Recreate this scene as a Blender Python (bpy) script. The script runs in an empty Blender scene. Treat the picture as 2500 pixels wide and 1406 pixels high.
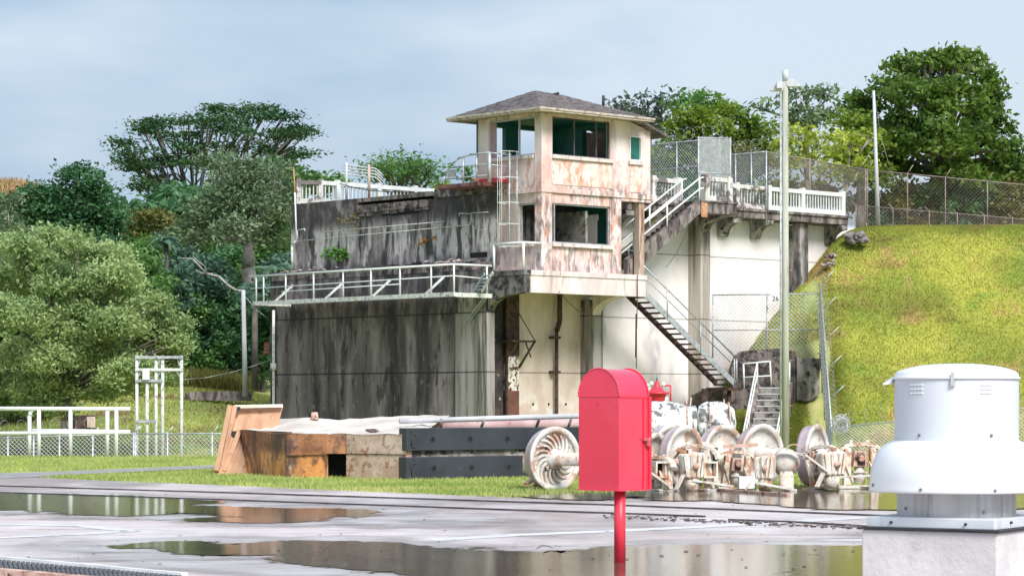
import bpy, math, random
import numpy as np
from mathutils import Vector, Matrix
scene = bpy.context.scene
# ------------------------------------------------------------------ camera
EYE = 1.6; F = 6294.0; HZ = 980.0
cam_d = bpy.data.cameras.new('camera'); cam = bpy.data.objects.new('camera', cam_d)
scene.collection.objects.link(cam); scene.camera = cam
cam.location = (0, 0, EYE); cam.rotation_euler = (math.radians(90), 0, 0)
cam_d.sensor_width = 36; cam_d.lens = 36*F/2500; cam_d.shift_y = 277/2500.0
cam_d.clip_start = 0.5; cam_d.clip_end = 3000
# ------------------------------------------------------------------ sky, sun, exposure
SUN_EL, SUN_AZ = 44.0, 152.0          # azimuth measured clockwise from +Y
world = bpy.data.worlds.new('World'); scene.world = world; world.use_nodes = True
wn, wl = world.node_tree.nodes, world.node_tree.links
wn.clear()
wo = wn.new('ShaderNodeOutputWorld'); bg = wn.new('ShaderNodeBackground')
sky = wn.new('ShaderNodeTexSky'); sky.sky_type = 'NISHITA'; sky.sun_disc = False
sky.sun_elevation = math.radians(SUN_EL); sky.sun_rotation = math.radians(SUN_AZ)
sky.air_density = 1.3; sky.dust_density = 3.0
sks = wn.new('ShaderNodeVectorMath'); sks.operation = 'SCALE'; sks.inputs['Scale'].default_value = 0.1
wl.new(sky.outputs[0], sks.inputs[0])
tc = wn.new('ShaderNodeTexCoord'); mp = wn.new('ShaderNodeMapping')
mp.inputs['Scale'].default_value = (1.0, 1.0, 3.2); mp.inputs['Location'].default_value = (0.35, 0.1, 0.25)
wl.new(tc.outputs['Generated'], mp.inputs[0])
nz = wn.new('ShaderNodeTexNoise'); nz.inputs['Scale'].default_value = 3.0; nz.inputs['Detail'].default_value = 5; nz.inputs['Roughness'].default_value = .5
wl.new(mp.outputs[0], nz.inputs[0])
rp = wn.new('ShaderNodeValToRGB'); wl.new(nz.outputs[0], rp.inputs[0])
rp.color_ramp.elements[0].position = .40; rp.color_ramp.elements[0].color = (.195, .295, .425, 1)
rp.color_ramp.elements[1].position = .60; rp.color_ramp.elements[1].color = (.42, .485, .56, 1)
sx = wn.new('ShaderNodeSeparateXYZ'); wl.new(tc.outputs['Generated'], sx.inputs[0])
mr = wn.new('ShaderNodeMapRange'); mr.inputs['From Min'].default_value = .0; mr.inputs['From Max'].default_value = .085
mr.inputs['To Min'].default_value = .55; mr.inputs['To Max'].default_value = 0; mr.interpolation_type = 'SMOOTHSTEP'
wl.new(sx.outputs[2], mr.inputs[0])
mx0 = wn.new('ShaderNodeMixRGB'); wl.new(mr.outputs[0], mx0.inputs[0]); wl.new(rp.outputs[0], mx0.inputs[1]); mx0.inputs[2].default_value = (.42, .51, .61, 1)
mx = wn.new('ShaderNodeMixRGB'); mx.inputs[0].default_value = .88
wl.new(sks.outputs[0], mx.inputs[1]); wl.new(mx0.outputs[0], mx.inputs[2])
wl.new(mx.outputs[0], bg.inputs[0]); bg.inputs[1].default_value = 1.0; wl.new(bg.outputs[0], wo.inputs[0])
sun_d = bpy.data.lights.new('sun', 'SUN'); sun = bpy.data.objects.new('sun', sun_d); scene.collection.objects.link(sun)
sun_d.energy = 2.6; sun_d.angle = math.radians(24); sun_d.color = (1, .98, .96)
_e, _a = math.radians(SUN_EL), math.radians(SUN_AZ)
sdir = Vector((math.sin(_a)*math.cos(_e), math.cos(_a)*math.cos(_e), math.sin(_e)))
sun.rotation_euler = sdir.to_track_quat('Z', 'Y').to_euler(); sun.location = sdir*50
scene.view_settings.view_transform = 'Standard'; scene.view_settings.look = 'None'
scene.view_settings.exposure = 0.74; scene.view_settings.gamma = 1
scene.cycles.max_bounces = 6; scene.cycles.diffuse_bounces = 3; scene.cycles.glossy_bounces = 3
scene.cycles.transparent_max_bounces = 12

# ------------------------------------------------------------------ coordinates
def px(u, v, Y):                       # point seen at picture position (u,v) at depth Y
    return Vector(((u-1250)/F*Y, Y, EYE+(HZ-v)/F*Y))
def gnd(u, v, z=0.0):                  # point of the level ground seen at (u,v)
    Y = (EYE-z)*F/(v-HZ); return Vector(((u-1250)/F*Y, Y, z))
P0 = (1.11, 97.0); DR = (.7412, .6713); DL = (-.6713, .7412)
def B(s, t, z):                        # building frame: s along the bright side, t along the dark side
    return Vector((P0[0]+DR[0]*s+DL[0]*t, P0[1]+DR[1]*s+DL[1]*t, z))
def sR(u, t):
    k = (u-1250)/F; return (k*(P0[1]+DL[1]*t)-(P0[0]+DL[0]*t))/(DR[0]-DR[1]*k)
def tL(u, s):
    k = (u-1250)/F; return (k*(P0[1]+DR[1]*s)-(P0[0]+DR[0]*s))/(DL[0]-DL[1]*k)
def zAt(v, s, t):
    return EYE+(HZ-v)/F*(P0[1]+DR[1]*s+DL[1]*t)

# ------------------------------------------------------------------ mesh builder
SPLIT = {'pillar','sill','railing_post','stub_leg','post','rail_post','bolt','cap_screw','bolt_hole','lug_hole','knee_brace','side_board','hinge_lug','climbing_peg','rung','side_rail','web_hole','bolt_collar','baluster','lower_strut','tread','step','gauge'}
class MB:
    def __init__(self): self.v = []; self.f = []; self.sm = []
    def add(self, vs, fs, smooth=False):
        n = len(self.v); self.v += [tuple(p) for p in vs]
        for f in fs: self.f.append(tuple(i+n for i in f)); self.sm.append(smooth)
        return self
    def hexa(self, b, t):
        return self.add(list(b)+list(t), [(3,2,1,0),(4,5,6,7),(0,1,5,4),(1,2,6,5),(2,3,7,6),(3,0,4,7)])
    def box(self, c, d, rz=0, tilt=None):
        hx, hy, hz = d[0]/2, d[1]/2, d[2]/2
        M = Matrix.Rotation(rz, 3, 'Z')
        if tilt is not None: M = tilt @ M if isinstance(tilt, Matrix) else M
        vs = [Vector(c)+M@Vector((x*hx, y*hy, z*hz)) for z in (-1,1) for x, y in ((-1,-1),(1,-1),(1,1),(-1,1))]
        return self.hexa(vs[:4], vs[4:])
    def bbox(self, s0, s1, t0, t1, z0, z1):
        q = ((s0,t0),(s1,t0),(s1,t1),(s0,t1))
        return self.hexa([B(a,b,z0) for a,b in q], [B(a,b,z1) for a,b in q])
    def tube(self, p, q, r, n=6, r2=None, cap=True):
        p, q = Vector(p), Vector(q); d = q-p
        if d.length < 1e-6: return self
        if r2 is None: r2 = r
        z = d.normalized(); x = z.orthogonal().normalized(); y = z.cross(x)
        vs = []
        for c, rr in ((p, r), (q, r2)):
            for i in range(n):
                a = 2*math.pi*i/n; vs.append(c+x*math.cos(a)*rr+y*math.sin(a)*rr)
        fs = [(i, (i+1)%n, n+(i+1)%n, n+i) for i in range(n)]
        self.add(vs, fs, True)
        if cap: k = len(self.v)-2*n; self.f += [tuple(k+i for i in range(n-1,-1,-1)), tuple(k+n+i for i in range(n))]; self.sm += [False, False]
        return self
    def path(self, pts, r, n=6, rend=None):
        for i in range(len(pts)-1):
            a = r if rend is None else r+(rend-r)*i/(len(pts)-1)
            b = r if rend is None else r+(rend-r)*(i+1)/(len(pts)-1)
            self.tube(pts[i], pts[i+1], a, n, b)
        return self
    def beam(self, p, q, w, h, up=(0,0,1)):
        p, q = Vector(p), Vector(q); z = (q-p).normalized(); x = z.cross(Vector(up)).normalized(); y = x.cross(z)
        a = [p+x*sx_*w/2+y*sy*h/2 for sx_, sy in ((-1,-1),(1,-1),(1,1),(-1,1))]
        b = [q+x*sx_*w/2+y*sy*h/2 for sx_, sy in ((-1,-1),(1,-1),(1,1),(-1,1))]
        return self.hexa(a, b)
    def prism(self, poly, off):
        off = Vector(off); n = len(poly); vs = [Vector(p) for p in poly]
        vs += [p+off for p in vs]
        return self.add(vs, [tuple(range(n-1,-1,-1)), tuple(range(n, 2*n))]+[(i,(i+1)%n,n+(i+1)%n,n+i) for i in range(n)])
    def lathe(self, prof, c=(0,0,0), axis='Z', n=40, smooth=True, M=None):
        vs = []
        for a_, r_ in prof:                # (along, radius)
            for i in range(n):
                a = 2*math.pi*i/n; p = Vector((r_*math.cos(a), r_*math.sin(a), a_))
                if axis == 'X': p = Vector((p.z, p.x, p.y))
                if axis == 'Y': p = Vector((p.x, p.z, p.y))
                if M is not None: p = M@p
                vs.append(Vector(c)+p)
        fs = [(j*n+i, j*n+(i+1)%n, (j+1)*n+(i+1)%n, (j+1)*n+i) for j in range(len(prof)-1) for i in range(n)]
        return self.add(vs, fs, smooth)
    def build(self, name, mat, parent=None, world=True, bevel=0, smooth_angle=None):
        if name in SPLIT:
            par = list(range(len(self.v)))
            def fd(i):
                while par[i] != i: par[i] = par[par[i]]; i = par[i]
                return i
            for f in self.f:
                for j in f[1:]: par[fd(j)] = fd(f[0])
            comps = {}
            for k, f in enumerate(self.f): comps.setdefault(fd(f[0]), []).append(k)
            if len(comps) > 1:
                res = []
                for ks in comps.values():
                    sub = MB(); idx = {}
                    for k in ks:
                        for j in self.f[k]:
                            if j not in idx: idx[j] = len(sub.v); sub.v.append(self.v[j])
                        sub.f.append(tuple(idx[j] for j in self.f[k])); sub.sm.append(self.sm[k])
                    res.append(sub.build(name, mat, parent, world, bevel))
                return res[0]
        o0 = Vector((0,0,0))
        if parent is not None and world: 
            o0 = Vector(parent.location)
            if parent.parent is not None: o0 = o0+Vector(parent.parent.location)
        me = bpy.data.meshes.new(name)
        me.from_pydata([tuple(Vector(p)-o0) for p in self.v], [], self.f)
        me.materials.append(mat)
        me.polygons.foreach_set('use_smooth', self.sm)
        me.update()
        o = bpy.data.objects.new(name, me); scene.collection.objects.link(o)
        if parent is not None: o.parent = parent
        if bevel:
            m = o.modifiers.new('bevel', 'BEVEL'); m.width = bevel; m.segments = 2; m.limit_method = 'ANGLE'; m.angle_limit = math.radians(40)
        return o
def tag(o, label=None, cat=None, group=None, kind=None):
    if label: o['label'] = label
    if cat: o['category'] = cat
    if group: o['group'] = group
    if kind: o['kind'] = kind
    return o
def thing(name, loc, label, cat, group=None, rz=0):
    o = bpy.data.objects.new(name, None); scene.collection.objects.link(o)
    o.location = loc; o.rotation_euler = (0,0,rz); o.empty_display_size = .2
    return tag(o, label, cat, group)
def copy_tree(o, loc, rz, label, group=None):
    r = o.copy(); scene.collection.objects.link(r); r.location = loc; r.rotation_euler = (0,0,rz); r['label'] = label
    if group: r['group'] = group
    for ch in list(o.children):
        c = ch.copy(); scene.collection.objects.link(c); c.parent = r
        for g in list(ch.children):
            d = g.copy(); scene.collection.objects.link(d); d.parent = c
    return r
def fast_mesh(name, V, nper, mat, parent=None, smooth=False):
    """V: (faces, nper, 3) world coordinates"""
    V = np.asarray(V, dtype=np.float32); nf = V.shape[0]
    if parent is not None: V = V-np.array(tuple(parent.location), dtype=np.float32)
    me = bpy.data.meshes.new(name); me.vertices.add(nf*nper); me.vertices.foreach_set('co', V.reshape(-1))
    me.loops.add(nf*nper); me.loops.foreach_set('vertex_index', np.arange(nf*nper, dtype=np.int32))
    me.polygons.add(nf); me.polygons.foreach_set('loop_start', np.arange(0, nf*nper, nper, dtype=np.int32))
    me.polygons.foreach_set('loop_total', np.full(nf, nper, dtype=np.int32))
    me.materials.append(mat); me.update(calc_edges=True); me.validate()
    o = bpy.data.objects.new(name, me); scene.collection.objects.link(o)
    if parent is not None: o.parent = parent
    return o

# ------------------------------------------------------------------ materials
def surf(name, c1, c2, scale=3, stretch=(1,1,1), layers=(), rough=.7, bump=0, bscale=20, metal=0, spec=.5, detail=5, lo=.35, hi=.65, transl=0, rand=0, coat=0, bstretch=(1,1,1), rough2=None, ior=None):
    m = bpy.data.materials.new(name); m.use_nodes = True; n, l = m.node_tree.nodes, m.node_tree.links
    bs = n['Principled BSDF']; out = n['Material Output']
    g = n.new('ShaderNodeNewGeometry')
    def noise(sc, st, det=5, off=0, ro=.6, dist=0):
        mpp = n.new('ShaderNodeMapping'); mpp.inputs['Scale'].default_value = st; mpp.inputs['Location'].default_value = (off, off*1.7, off*.6)
        l.new(g.outputs['Position'], mpp.inputs[0])
        t = n.new('ShaderNodeTexNoise'); t.inputs['Scale'].default_value = sc; t.inputs['Detail'].default_value = det; t.inputs['Roughness'].default_value = ro
        t.inputs['Distortion'].default_value = dist
        l.new(mpp.outputs[0], t.inputs[0]); return t.outputs[0]
    def ramp(x, a, b, inv=False):
        r = n.new('ShaderNodeMapRange'); r.inputs['From Min'].default_value = a; r.inputs['From Max'].default_value = b
        r.inputs['To Min'].default_value = 1 if inv else 0; r.inputs['To Max'].default_value = 0 if inv else 1
        r.interpolation_type = 'SMOOTHSTEP'; l.new(x, r.inputs[0]); return r.outputs[0]
    def mix(f, a, b):
        k = n.new('ShaderNodeMixRGB')
        for s_, x in ((0, f), (1, a), (2, b)):
            if isinstance(x, (tuple, float, int)): k.inputs[s_].default_value = (*x, 1) if isinstance(x, tuple) and len(x) == 3 else x
            else: l.new(x, k.inputs[s_])
        return k.outputs[0]
    def mul(a, b):
        k = n.new('ShaderNodeMath'); k.operation = 'MULTIPLY'
        for s_, x in ((0, a), (1, b)):
            if isinstance(x, (float, int)): k.inputs[s_].default_value = x
            else: l.new(x, k.inputs[s_])
        return k.outputs[0]
    f = ramp(noise(scale, stretch, detail), lo, hi)
    if rand:
        r = mul(g.outputs['Random Per Island'], rand)
        k = n.new('ShaderNodeMath'); k.operation = 'ADD'; l.new(mul(f, 1-rand), k.inputs[0]); l.new(r, k.inputs[1]); f = k.outputs[0]
    col = mix(f, c1, c2); sepz = None
    for i, L in enumerate(layers):
        if 'joints' in L:
            if sepz is None:
                sepz = n.new('ShaderNodeSeparateXYZ'); l.new(g.outputs['Position'], sepz.inputs[0])
            for z0 in L['joints']:
                a = n.new('ShaderNodeMath'); a.operation = 'SUBTRACT'; l.new(sepz.outputs[2], a.inputs[0]); a.inputs[1].default_value = z0
                b_ = n.new('ShaderNodeMath'); b_.operation = 'ABSOLUTE'; l.new(a.outputs[0], b_.inputs[0])
                msk = mul(ramp(b_.outputs[0], L.get('w', .02), L.get('w', .02)*1.6, True), L.get('amt', .8))
                col = mix(msk, col, L['c'])
            continue
        msk = ramp(noise(L['s'], L.get('st', (1,1,1)), L.get('d', 6), 3.1*(i+1), L.get('ro', .62), L.get('dist', 0)), L['lo'], L['hi'])
        if 'm' in L:
            msk = mul(msk, ramp(noise(L['m'][0], L['m'][1], 3, 9.7*(i+1)), L['m'][2], L['m'][3]))
        if 'z' in L:
            if sepz is None:
                sepz = n.new('ShaderNodeSeparateXYZ'); l.new(g.outputs['Position'], sepz.inputs[0])
            msk = mul(msk, ramp(sepz.outputs[2], L['z'][0], L['z'][1]) if L['z'][0] < L['z'][1] else ramp(sepz.outputs[2], L['z'][1], L['z'][0], True))
        msk = mul(msk, L.get('amt', 1.0)); col = mix(msk, col, L['c'])
    l.new(col, bs.inputs['Base Color'])
    if rough2 is not None:
        rr = n.new('ShaderNodeMapRange'); l.new(noise(rough2[1], rough2[2], 4, 5.5), rr.inputs[0]); rr.inputs['From Min'].default_value = .35; rr.inputs['From Max'].default_value = .65
        rr.inputs['To Min'].default_value = rough; rr.inputs['To Max'].default_value = rough2[0]; l.new(rr.outputs[0], bs.inputs['Roughness'])
    else: bs.inputs['Roughness'].default_value = rough
    bs.inputs['Metallic'].default_value = metal
    bs.inputs['Specular IOR Level'].default_value = spec
    if ior: bs.inputs['IOR'].default_value = ior
    if coat: bs.inputs['Coat Weight'].default_value = coat; bs.inputs['Coat Roughness'].default_value = .08
    if bump:
        bp = n.new('ShaderNodeBump'); bp.inputs['Strength'].default_value = bump; bp.inputs['Distance'].default_value = .03
        l.new(noise(bscale, bstretch, 5, 1.3), bp.inputs['Height']); l.new(bp.outputs[0], bs.inputs['Normal'])
    if transl:
        tr = n.new('ShaderNodeBsdfTranslucent'); l.new(col, tr.inputs[0]); ms = n.new('ShaderNodeMixShader'); ms.inputs[0].default_value = transl
        l.new(bs.outputs[0], ms.inputs[1]); l.new(tr.outputs[0], ms.inputs[2]); l.new(ms.outputs[0], out.inputs[0])
    return m
V3 = (1,1,.09)      # vertical streaks
M = {}
M['dark_wall'] = surf('dark_stained_concrete', (.14,.115,.112), (.34,.29,.283), .9, (1,1,.14), [
    dict(c=(.33,.30,.29), s=1.1, st=(1,1,.12), lo=.54, hi=.66, amt=.6, z=(5.0,3.6)),
    dict(c=(.022,.018,.022), s=.62, st=(1,1,.12), lo=.49, hi=.62, d=5, amt=.8),
    dict(c=(.03,.026,.03), s=2.6, st=(1,1,.28), lo=.52, hi=.62, d=7, amt=.75),
    dict(c=(.36,.33,.32), s=3.4, st=(1,1,.35), lo=.57, hi=.66, d=8, ro=.75, amt=.55),
    dict(c=(.26,.19,.17), s=1.3, st=(1,1,.07), lo=.58, hi=.72, amt=.5),
    dict(c=(.40,.37,.36), s=2.2, st=(1,1,1.4), lo=.56, hi=.68, amt=.6, d=8, m=(3.0,(1,1,.3),.45,.6), z=(3.4,2.6)),
    dict(c=(.012,.011,.014), s=1.6, st=(1,1,.4), lo=.38, hi=.62, amt=.85, z=(4.0,5.3)),
    dict(joints=(2.72,4.98), c=(.02,.02,.02), w=.025)], rough=.9, bump=.5, bscale=9, bstretch=(.6,.6,4))
M['upper_wall'] = surf('weathered_upper_concrete', (.125,.106,.104), (.33,.295,.29), 1.1, (1,1,.13), [
    dict(c=(.62,.57,.54), s=.8, st=(1,1,.22), lo=.43, hi=.52, amt=.95, z=(8.9,8.4)),
    dict(c=(.028,.025,.028), s=2.0, st=(1,1,.22), lo=.50, hi=.60, d=8, amt=.9), dict(c=(.06,.05,.05), s=6, st=(1,1,.4), lo=.54, hi=.64, amt=.6),
    dict(c=(.045,.04,.042), s=2.5, st=(1,1,.6), lo=.30, hi=.55, amt=.92, z=(8.55,9.1)),
    dict(c=(.04,.036,.036), s=3.0, st=(1,1,.6), lo=.36, hi=.6, amt=.8, z=(7.6,7.0)),
    dict(c=(.32,.20,.15), s=1.8, st=(1,1,.06), lo=.60, hi=.74, amt=.5),
    dict(c=(.42,.40,.38), s=13, st=(1,1,.7), lo=.64, hi=.72, amt=.6)], rough=.9, bump=.5, bscale=9)
M['ledge'] = surf('crumbling_concrete', (.09,.075,.07), (.27,.22,.20), 2.5, (1,1,.4), [
    dict(c=(.03,.025,.028), s=3, lo=.45, hi=.6), dict(c=(.42,.37,.34), s=11, lo=.6, hi=.68, amt=.7), dict(c=(.30,.15,.11), s=2, st=(1,1,.3), lo=.6, hi=.7, amt=.6)], rough=.92, bump=.8, bscale=7)
M['pilaster'] = surf('grey_streaked_concrete', (.22,.195,.18), (.40,.365,.34), 2.0, (1,1,.06), [
    dict(c=(.07,.066,.062), s=2.6, st=(1,1,.07), lo=.50, hi=.64, amt=.8), dict(c=(.6,.55,.5), s=3.5, st=(1,1,.05), lo=.62, hi=.72, amt=.6),
    dict(c=(.03,.03,.03), s=3, st=(1,1,.4), lo=.4, hi=.6, amt=.85, z=(4.6,5.6)),
    dict(joints=(2.72,4.98), c=(.04,.04,.04), w=.022)], rough=.9, bump=.3, bscale=10)
M['white_wall'] = surf('sunlit_cream_concrete', (.80,.72,.69), (.88,.83,.81), .7, (1,1,.5), [
    dict(c=(.52,.44,.38), s=1.2, st=(1,1,.25), lo=.60, hi=.80, amt=.4),
    dict(c=(.62,.50,.44), s=2.2, st=(1,1,6), lo=.58, hi=.75, amt=.28),
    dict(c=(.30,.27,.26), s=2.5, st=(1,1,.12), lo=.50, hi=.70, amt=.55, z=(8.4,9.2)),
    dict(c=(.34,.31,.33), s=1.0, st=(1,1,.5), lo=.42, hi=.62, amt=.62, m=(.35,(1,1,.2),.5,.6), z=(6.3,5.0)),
    dict(joints=(2.73,4.97,7.6), c=(.18,.16,.15), w=.016)], rough=.85, bump=.2, bscale=8, bstretch=(1,1,5))
M['shaded_wall'] = surf('shaded_cream_concrete', (.54,.42,.345), (.71,.59,.51), .9, (1,1,.4), [  # platform shade put into the tan; otherwise the white wall's concrete
    dict(c=(.26,.20,.15), s=2.4, st=(1,1,.2), lo=.52, hi=.72, amt=.55, z=(2.2,5.0)),
    dict(c=(.80,.76,.70), s=1.2, lo=.45, hi=.6, amt=.6, z=(2.6,1.2)),
    dict(c=(.55,.36,.24), s=2.5, st=(1,1,4), lo=.6, hi=.75, amt=.3),
    dict(joints=(2.72,), c=(.14,.11,.09), w=.018)], rough=.9, bump=.3, bscale=9, bstretch=(1,1,4))
M['side_pilaster'] = surf('brownish_concrete', (.36,.30,.26), (.60,.54,.48), 1.5, (1,1,.1), [
    dict(c=(.10,.09,.085), s=2.5, st=(1,1,.05), lo=.52, hi=.66, amt=.7), dict(c=(.05,.045,.045), s=3, st=(1,1,.4), lo=.35, hi=.6, amt=.85, z=(7.4,8.9)),
    dict(joints=(2.73,4.97,7.6), c=(.1,.08,.07), w=.018)], rough=.88, bump=.3, bscale=9)
M['deck_conc'] = surf('mouldy_deck_concrete', (.11,.085,.08), (.30,.25,.235), 2.2, (1,1,.3), [
    dict(c=(.03,.026,.028), s=3.5, st=(1,1,.35), lo=.48, hi=.6, amt=.85), dict(c=(.46,.42,.38), s=5, st=(1,1,.3), lo=.62, hi=.7, amt=.7)], rough=.9, bump=.4, bscale=10)
M['corbel'] = surf('dirty_corbel_concrete', (.16,.14,.13), (.42,.38,.34), 3, (1,1,.3), [dict(c=(.05,.045,.045), s=3, lo=.5, hi=.6)], rough=.9, bump=.3)
M['slab'] = surf('pale_slab_concrete', (.66,.55,.53), (.80,.72,.70), 1.5, (1,1,.3), [
    dict(c=(.30,.22,.18), s=2.6, st=(1,1,.16), lo=.52, hi=.68, amt=.65), dict(c=(.10,.085,.08), s=4, st=(1,1,.3), lo=.55, hi=.7, amt=.7, z=(6.15,6.45)),
    dict(c=(.60,.32,.24), s=3, st=(1,1,.15), lo=.62, hi=.74, amt=.5)], rough=.85, bump=.25)
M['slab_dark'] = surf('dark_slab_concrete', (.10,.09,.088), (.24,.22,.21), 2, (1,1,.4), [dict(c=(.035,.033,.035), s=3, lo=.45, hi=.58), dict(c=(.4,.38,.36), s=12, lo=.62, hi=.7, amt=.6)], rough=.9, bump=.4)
TW = [dict(c=(.60,.22,.13), s=4.5, st=(1,1,.5), lo=.50, hi=.62, amt=.7, m=(.55,(1,1,.5),.44,.56), z=(11.2,10.6)),
      dict(c=(.36,.29,.27), s=3.0, st=(1,1,.15), lo=.50, hi=.72, amt=.5),
      dict(c=(.14,.11,.10), s=5, st=(1,1,.35), lo=.44, hi=.62, amt=.8, z=(10.1,9.62)), dict(c=(.14,.12,.11), s=3, st=(1,1,.5), lo=.50, hi=.64, amt=.6, z=(11.9,12.4)),
      dict(c=(.20,.16,.15), s=6, st=(1,1,.25), lo=.46, hi=.72, amt=.6, z=(7.1,6.55)), dict(c=(.68,.40,.34), s=.9, st=(1,1,.5), lo=.46, hi=.62, amt=.6), dict(c=(.42,.33,.30), s=22, st=(1,1,2.5), lo=.56, hi=.70, amt=.35)]
M['tower'] = surf('peeling_cream_stucco', (.73,.55,.52), (.85,.735,.715), 1.6, (1,1,.4), TW, rough=.85, bump=.25)
M['tower_red'] = surf('peeling_red_stucco', (.72,.62,.56), (.84,.78,.72), 2.2, (1,1,.5), [
    dict(c=(.66,.26,.15), s=5, st=(1,1,.45), lo=.42, hi=.56, amt=.75, m=(.9,(1,1,.6),.36,.52)), dict(c=(.45,.14,.07), s=14, st=(1,1,.8), lo=.54, hi=.64, amt=.6, m=(.9,(1,1,.6),.40,.52)),
    dict(c=(.24,.14,.11), s=9, st=(1,1,.2), lo=.60, hi=.7, amt=.6)], rough=.85, bump=.3)
M['tower_side'] = surf('pinkish_side_stucco', (.48,.36,.32), (.66,.55,.49), 2, (1,1,.4), [
    dict(c=(.42,.17,.12), s=3.5, st=(1,1,.4), lo=.55, hi=.68, amt=.5), dict(c=(.14,.12,.12), s=3, st=(1,1,.25), lo=.50, hi=.68, amt=.75, z=(8.2,6.9)),
    dict(c=(.2,.16,.15), s=6, st=(1,1,.4), lo=.55, hi=.68, amt=.6)], rough=.88, bump=.3)
M['teal'] = surf('teal_interior_paint', (.010,.10,.085), (.02,.17,.14), 2, rough=.6, layers=[dict(c=(.1,.12,.1), s=6, lo=.62, hi=.7, amt=.4)])
M['inner'] = surf('grey_green_interior', (.16,.15,.12), (.28,.27,.22), 2, rough=.8, layers=[dict(c=(.05,.05,.05), s=3, lo=.5, hi=.65)])
M['roof'] = surf('weathered_shingles', (.10,.082,.080), (.20,.168,.16), 4, (1,1,5), [
    dict(c=(.04,.035,.04), s=2.2, st=(1,1,9), lo=.52, hi=.62), dict(c=(.36,.33,.34), s=3, st=(1,1,7), lo=.62, hi=.68, amt=.5), dict(c=(.30,.20,.15), s=1.2, lo=.62, hi=.72, amt=.5)], rough=.85, bump=.6, bscale=10, bstretch=(1,1,4))
M['fascia'] = surf('weathered_fascia_wood', (.40,.31,.25), (.62,.54,.47), 6, (1,1,3), [dict(c=(.16,.11,.09), s=5, lo=.55, hi=.66, amt=.8)], rough=.8)
M['white_paint'] = surf('white_painted_steel', (.72,.74,.72), (.84,.85,.83), 5, layers=[dict(c=(.30,.22,.17), s=14, lo=.67, hi=.73, amt=.7)], rough=.5)
M['old_white'] = surf('chipped_white_paint', (.58,.58,.55), (.76,.77,.74), 4, layers=[dict(c=(.16,.12,.10), s=7, lo=.56, hi=.63, amt=.8), dict(c=(.42,.40,.18), s=2, lo=.62, hi=.7, amt=.5)], rough=.7)
M['galv'] = surf('galvanised_steel', (.36,.38,.40), (.55,.57,.58), 6, rough=.45, metal=.35)
M['wire'] = surf('chain_link_wire', (.58,.60,.60), (.72,.74,.74), 6, rough=.5, metal=.2)
M['rust_wire'] = surf('rusty_chain_link_wire', (.20,.15,.13), (.32,.27,.25), 3, rough=.7)
M['balus'] = surf('stained_balustrade_paint', (.56,.52,.48), (.74,.72,.69), 2, (1,1,.5), [dict(c=(.10,.075,.07), s=1.6, lo=.48, hi=.58, amt=.85), dict(c=(.30,.10,.09), s=2.2, lo=.6, hi=.68, amt=.6)], rough=.8)
M['balus_white'] = surf('white_balustrade_paint', (.62,.64,.62), (.80,.81,.78), 2, (1,1,.5), [dict(c=(.15,.12,.11), s=3, lo=.60, hi=.7, amt=.6)], rough=.8)
M['dark_metal'] = surf('dark_rusted_iron', (.028,.018,.016), (.10,.055,.04), 4, layers=[dict(c=(.20,.09,.05), s=7, lo=.6, hi=.7, amt=.7)], rough=.8, bump=.4)
M['brown'] = surf('brown_painted_steel', (.12,.045,.032), (.17,.07,.05), 3, rough=.6)
M['peel'] = surf('peeling_white_on_rust', (.55,.50,.42), (.78,.74,.66), 5, layers=[dict(c=(.09,.035,.015), s=9, st=(1,1,.6), lo=.50, hi=.56), dict(c=(.5,.25,.06), s=3, st=(1,1,.2), lo=.66, hi=.74, amt=.8)], rough=.8, bump=.4)
M['red_brown'] = surf('reddish_painted_slab', (.16,.06,.055), (.28,.12,.10), 3, layers=[dict(c=(.05,.035,.035), s=3, lo=.5, hi=.6)], rough=.75)
M['fence_brown'] = surf('weathered_brown_post', (.22,.17,.15), (.34,.28,.25), 3, rough=.8)
M['column'] = surf('rust_stained_column', (.38,.24,.18), (.60,.48,.40), 3, (1,1,.2), [dict(c=(.22,.10,.06), s=4, st=(1,1,.1), lo=.55, hi=.65)], rough=.8)
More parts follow.
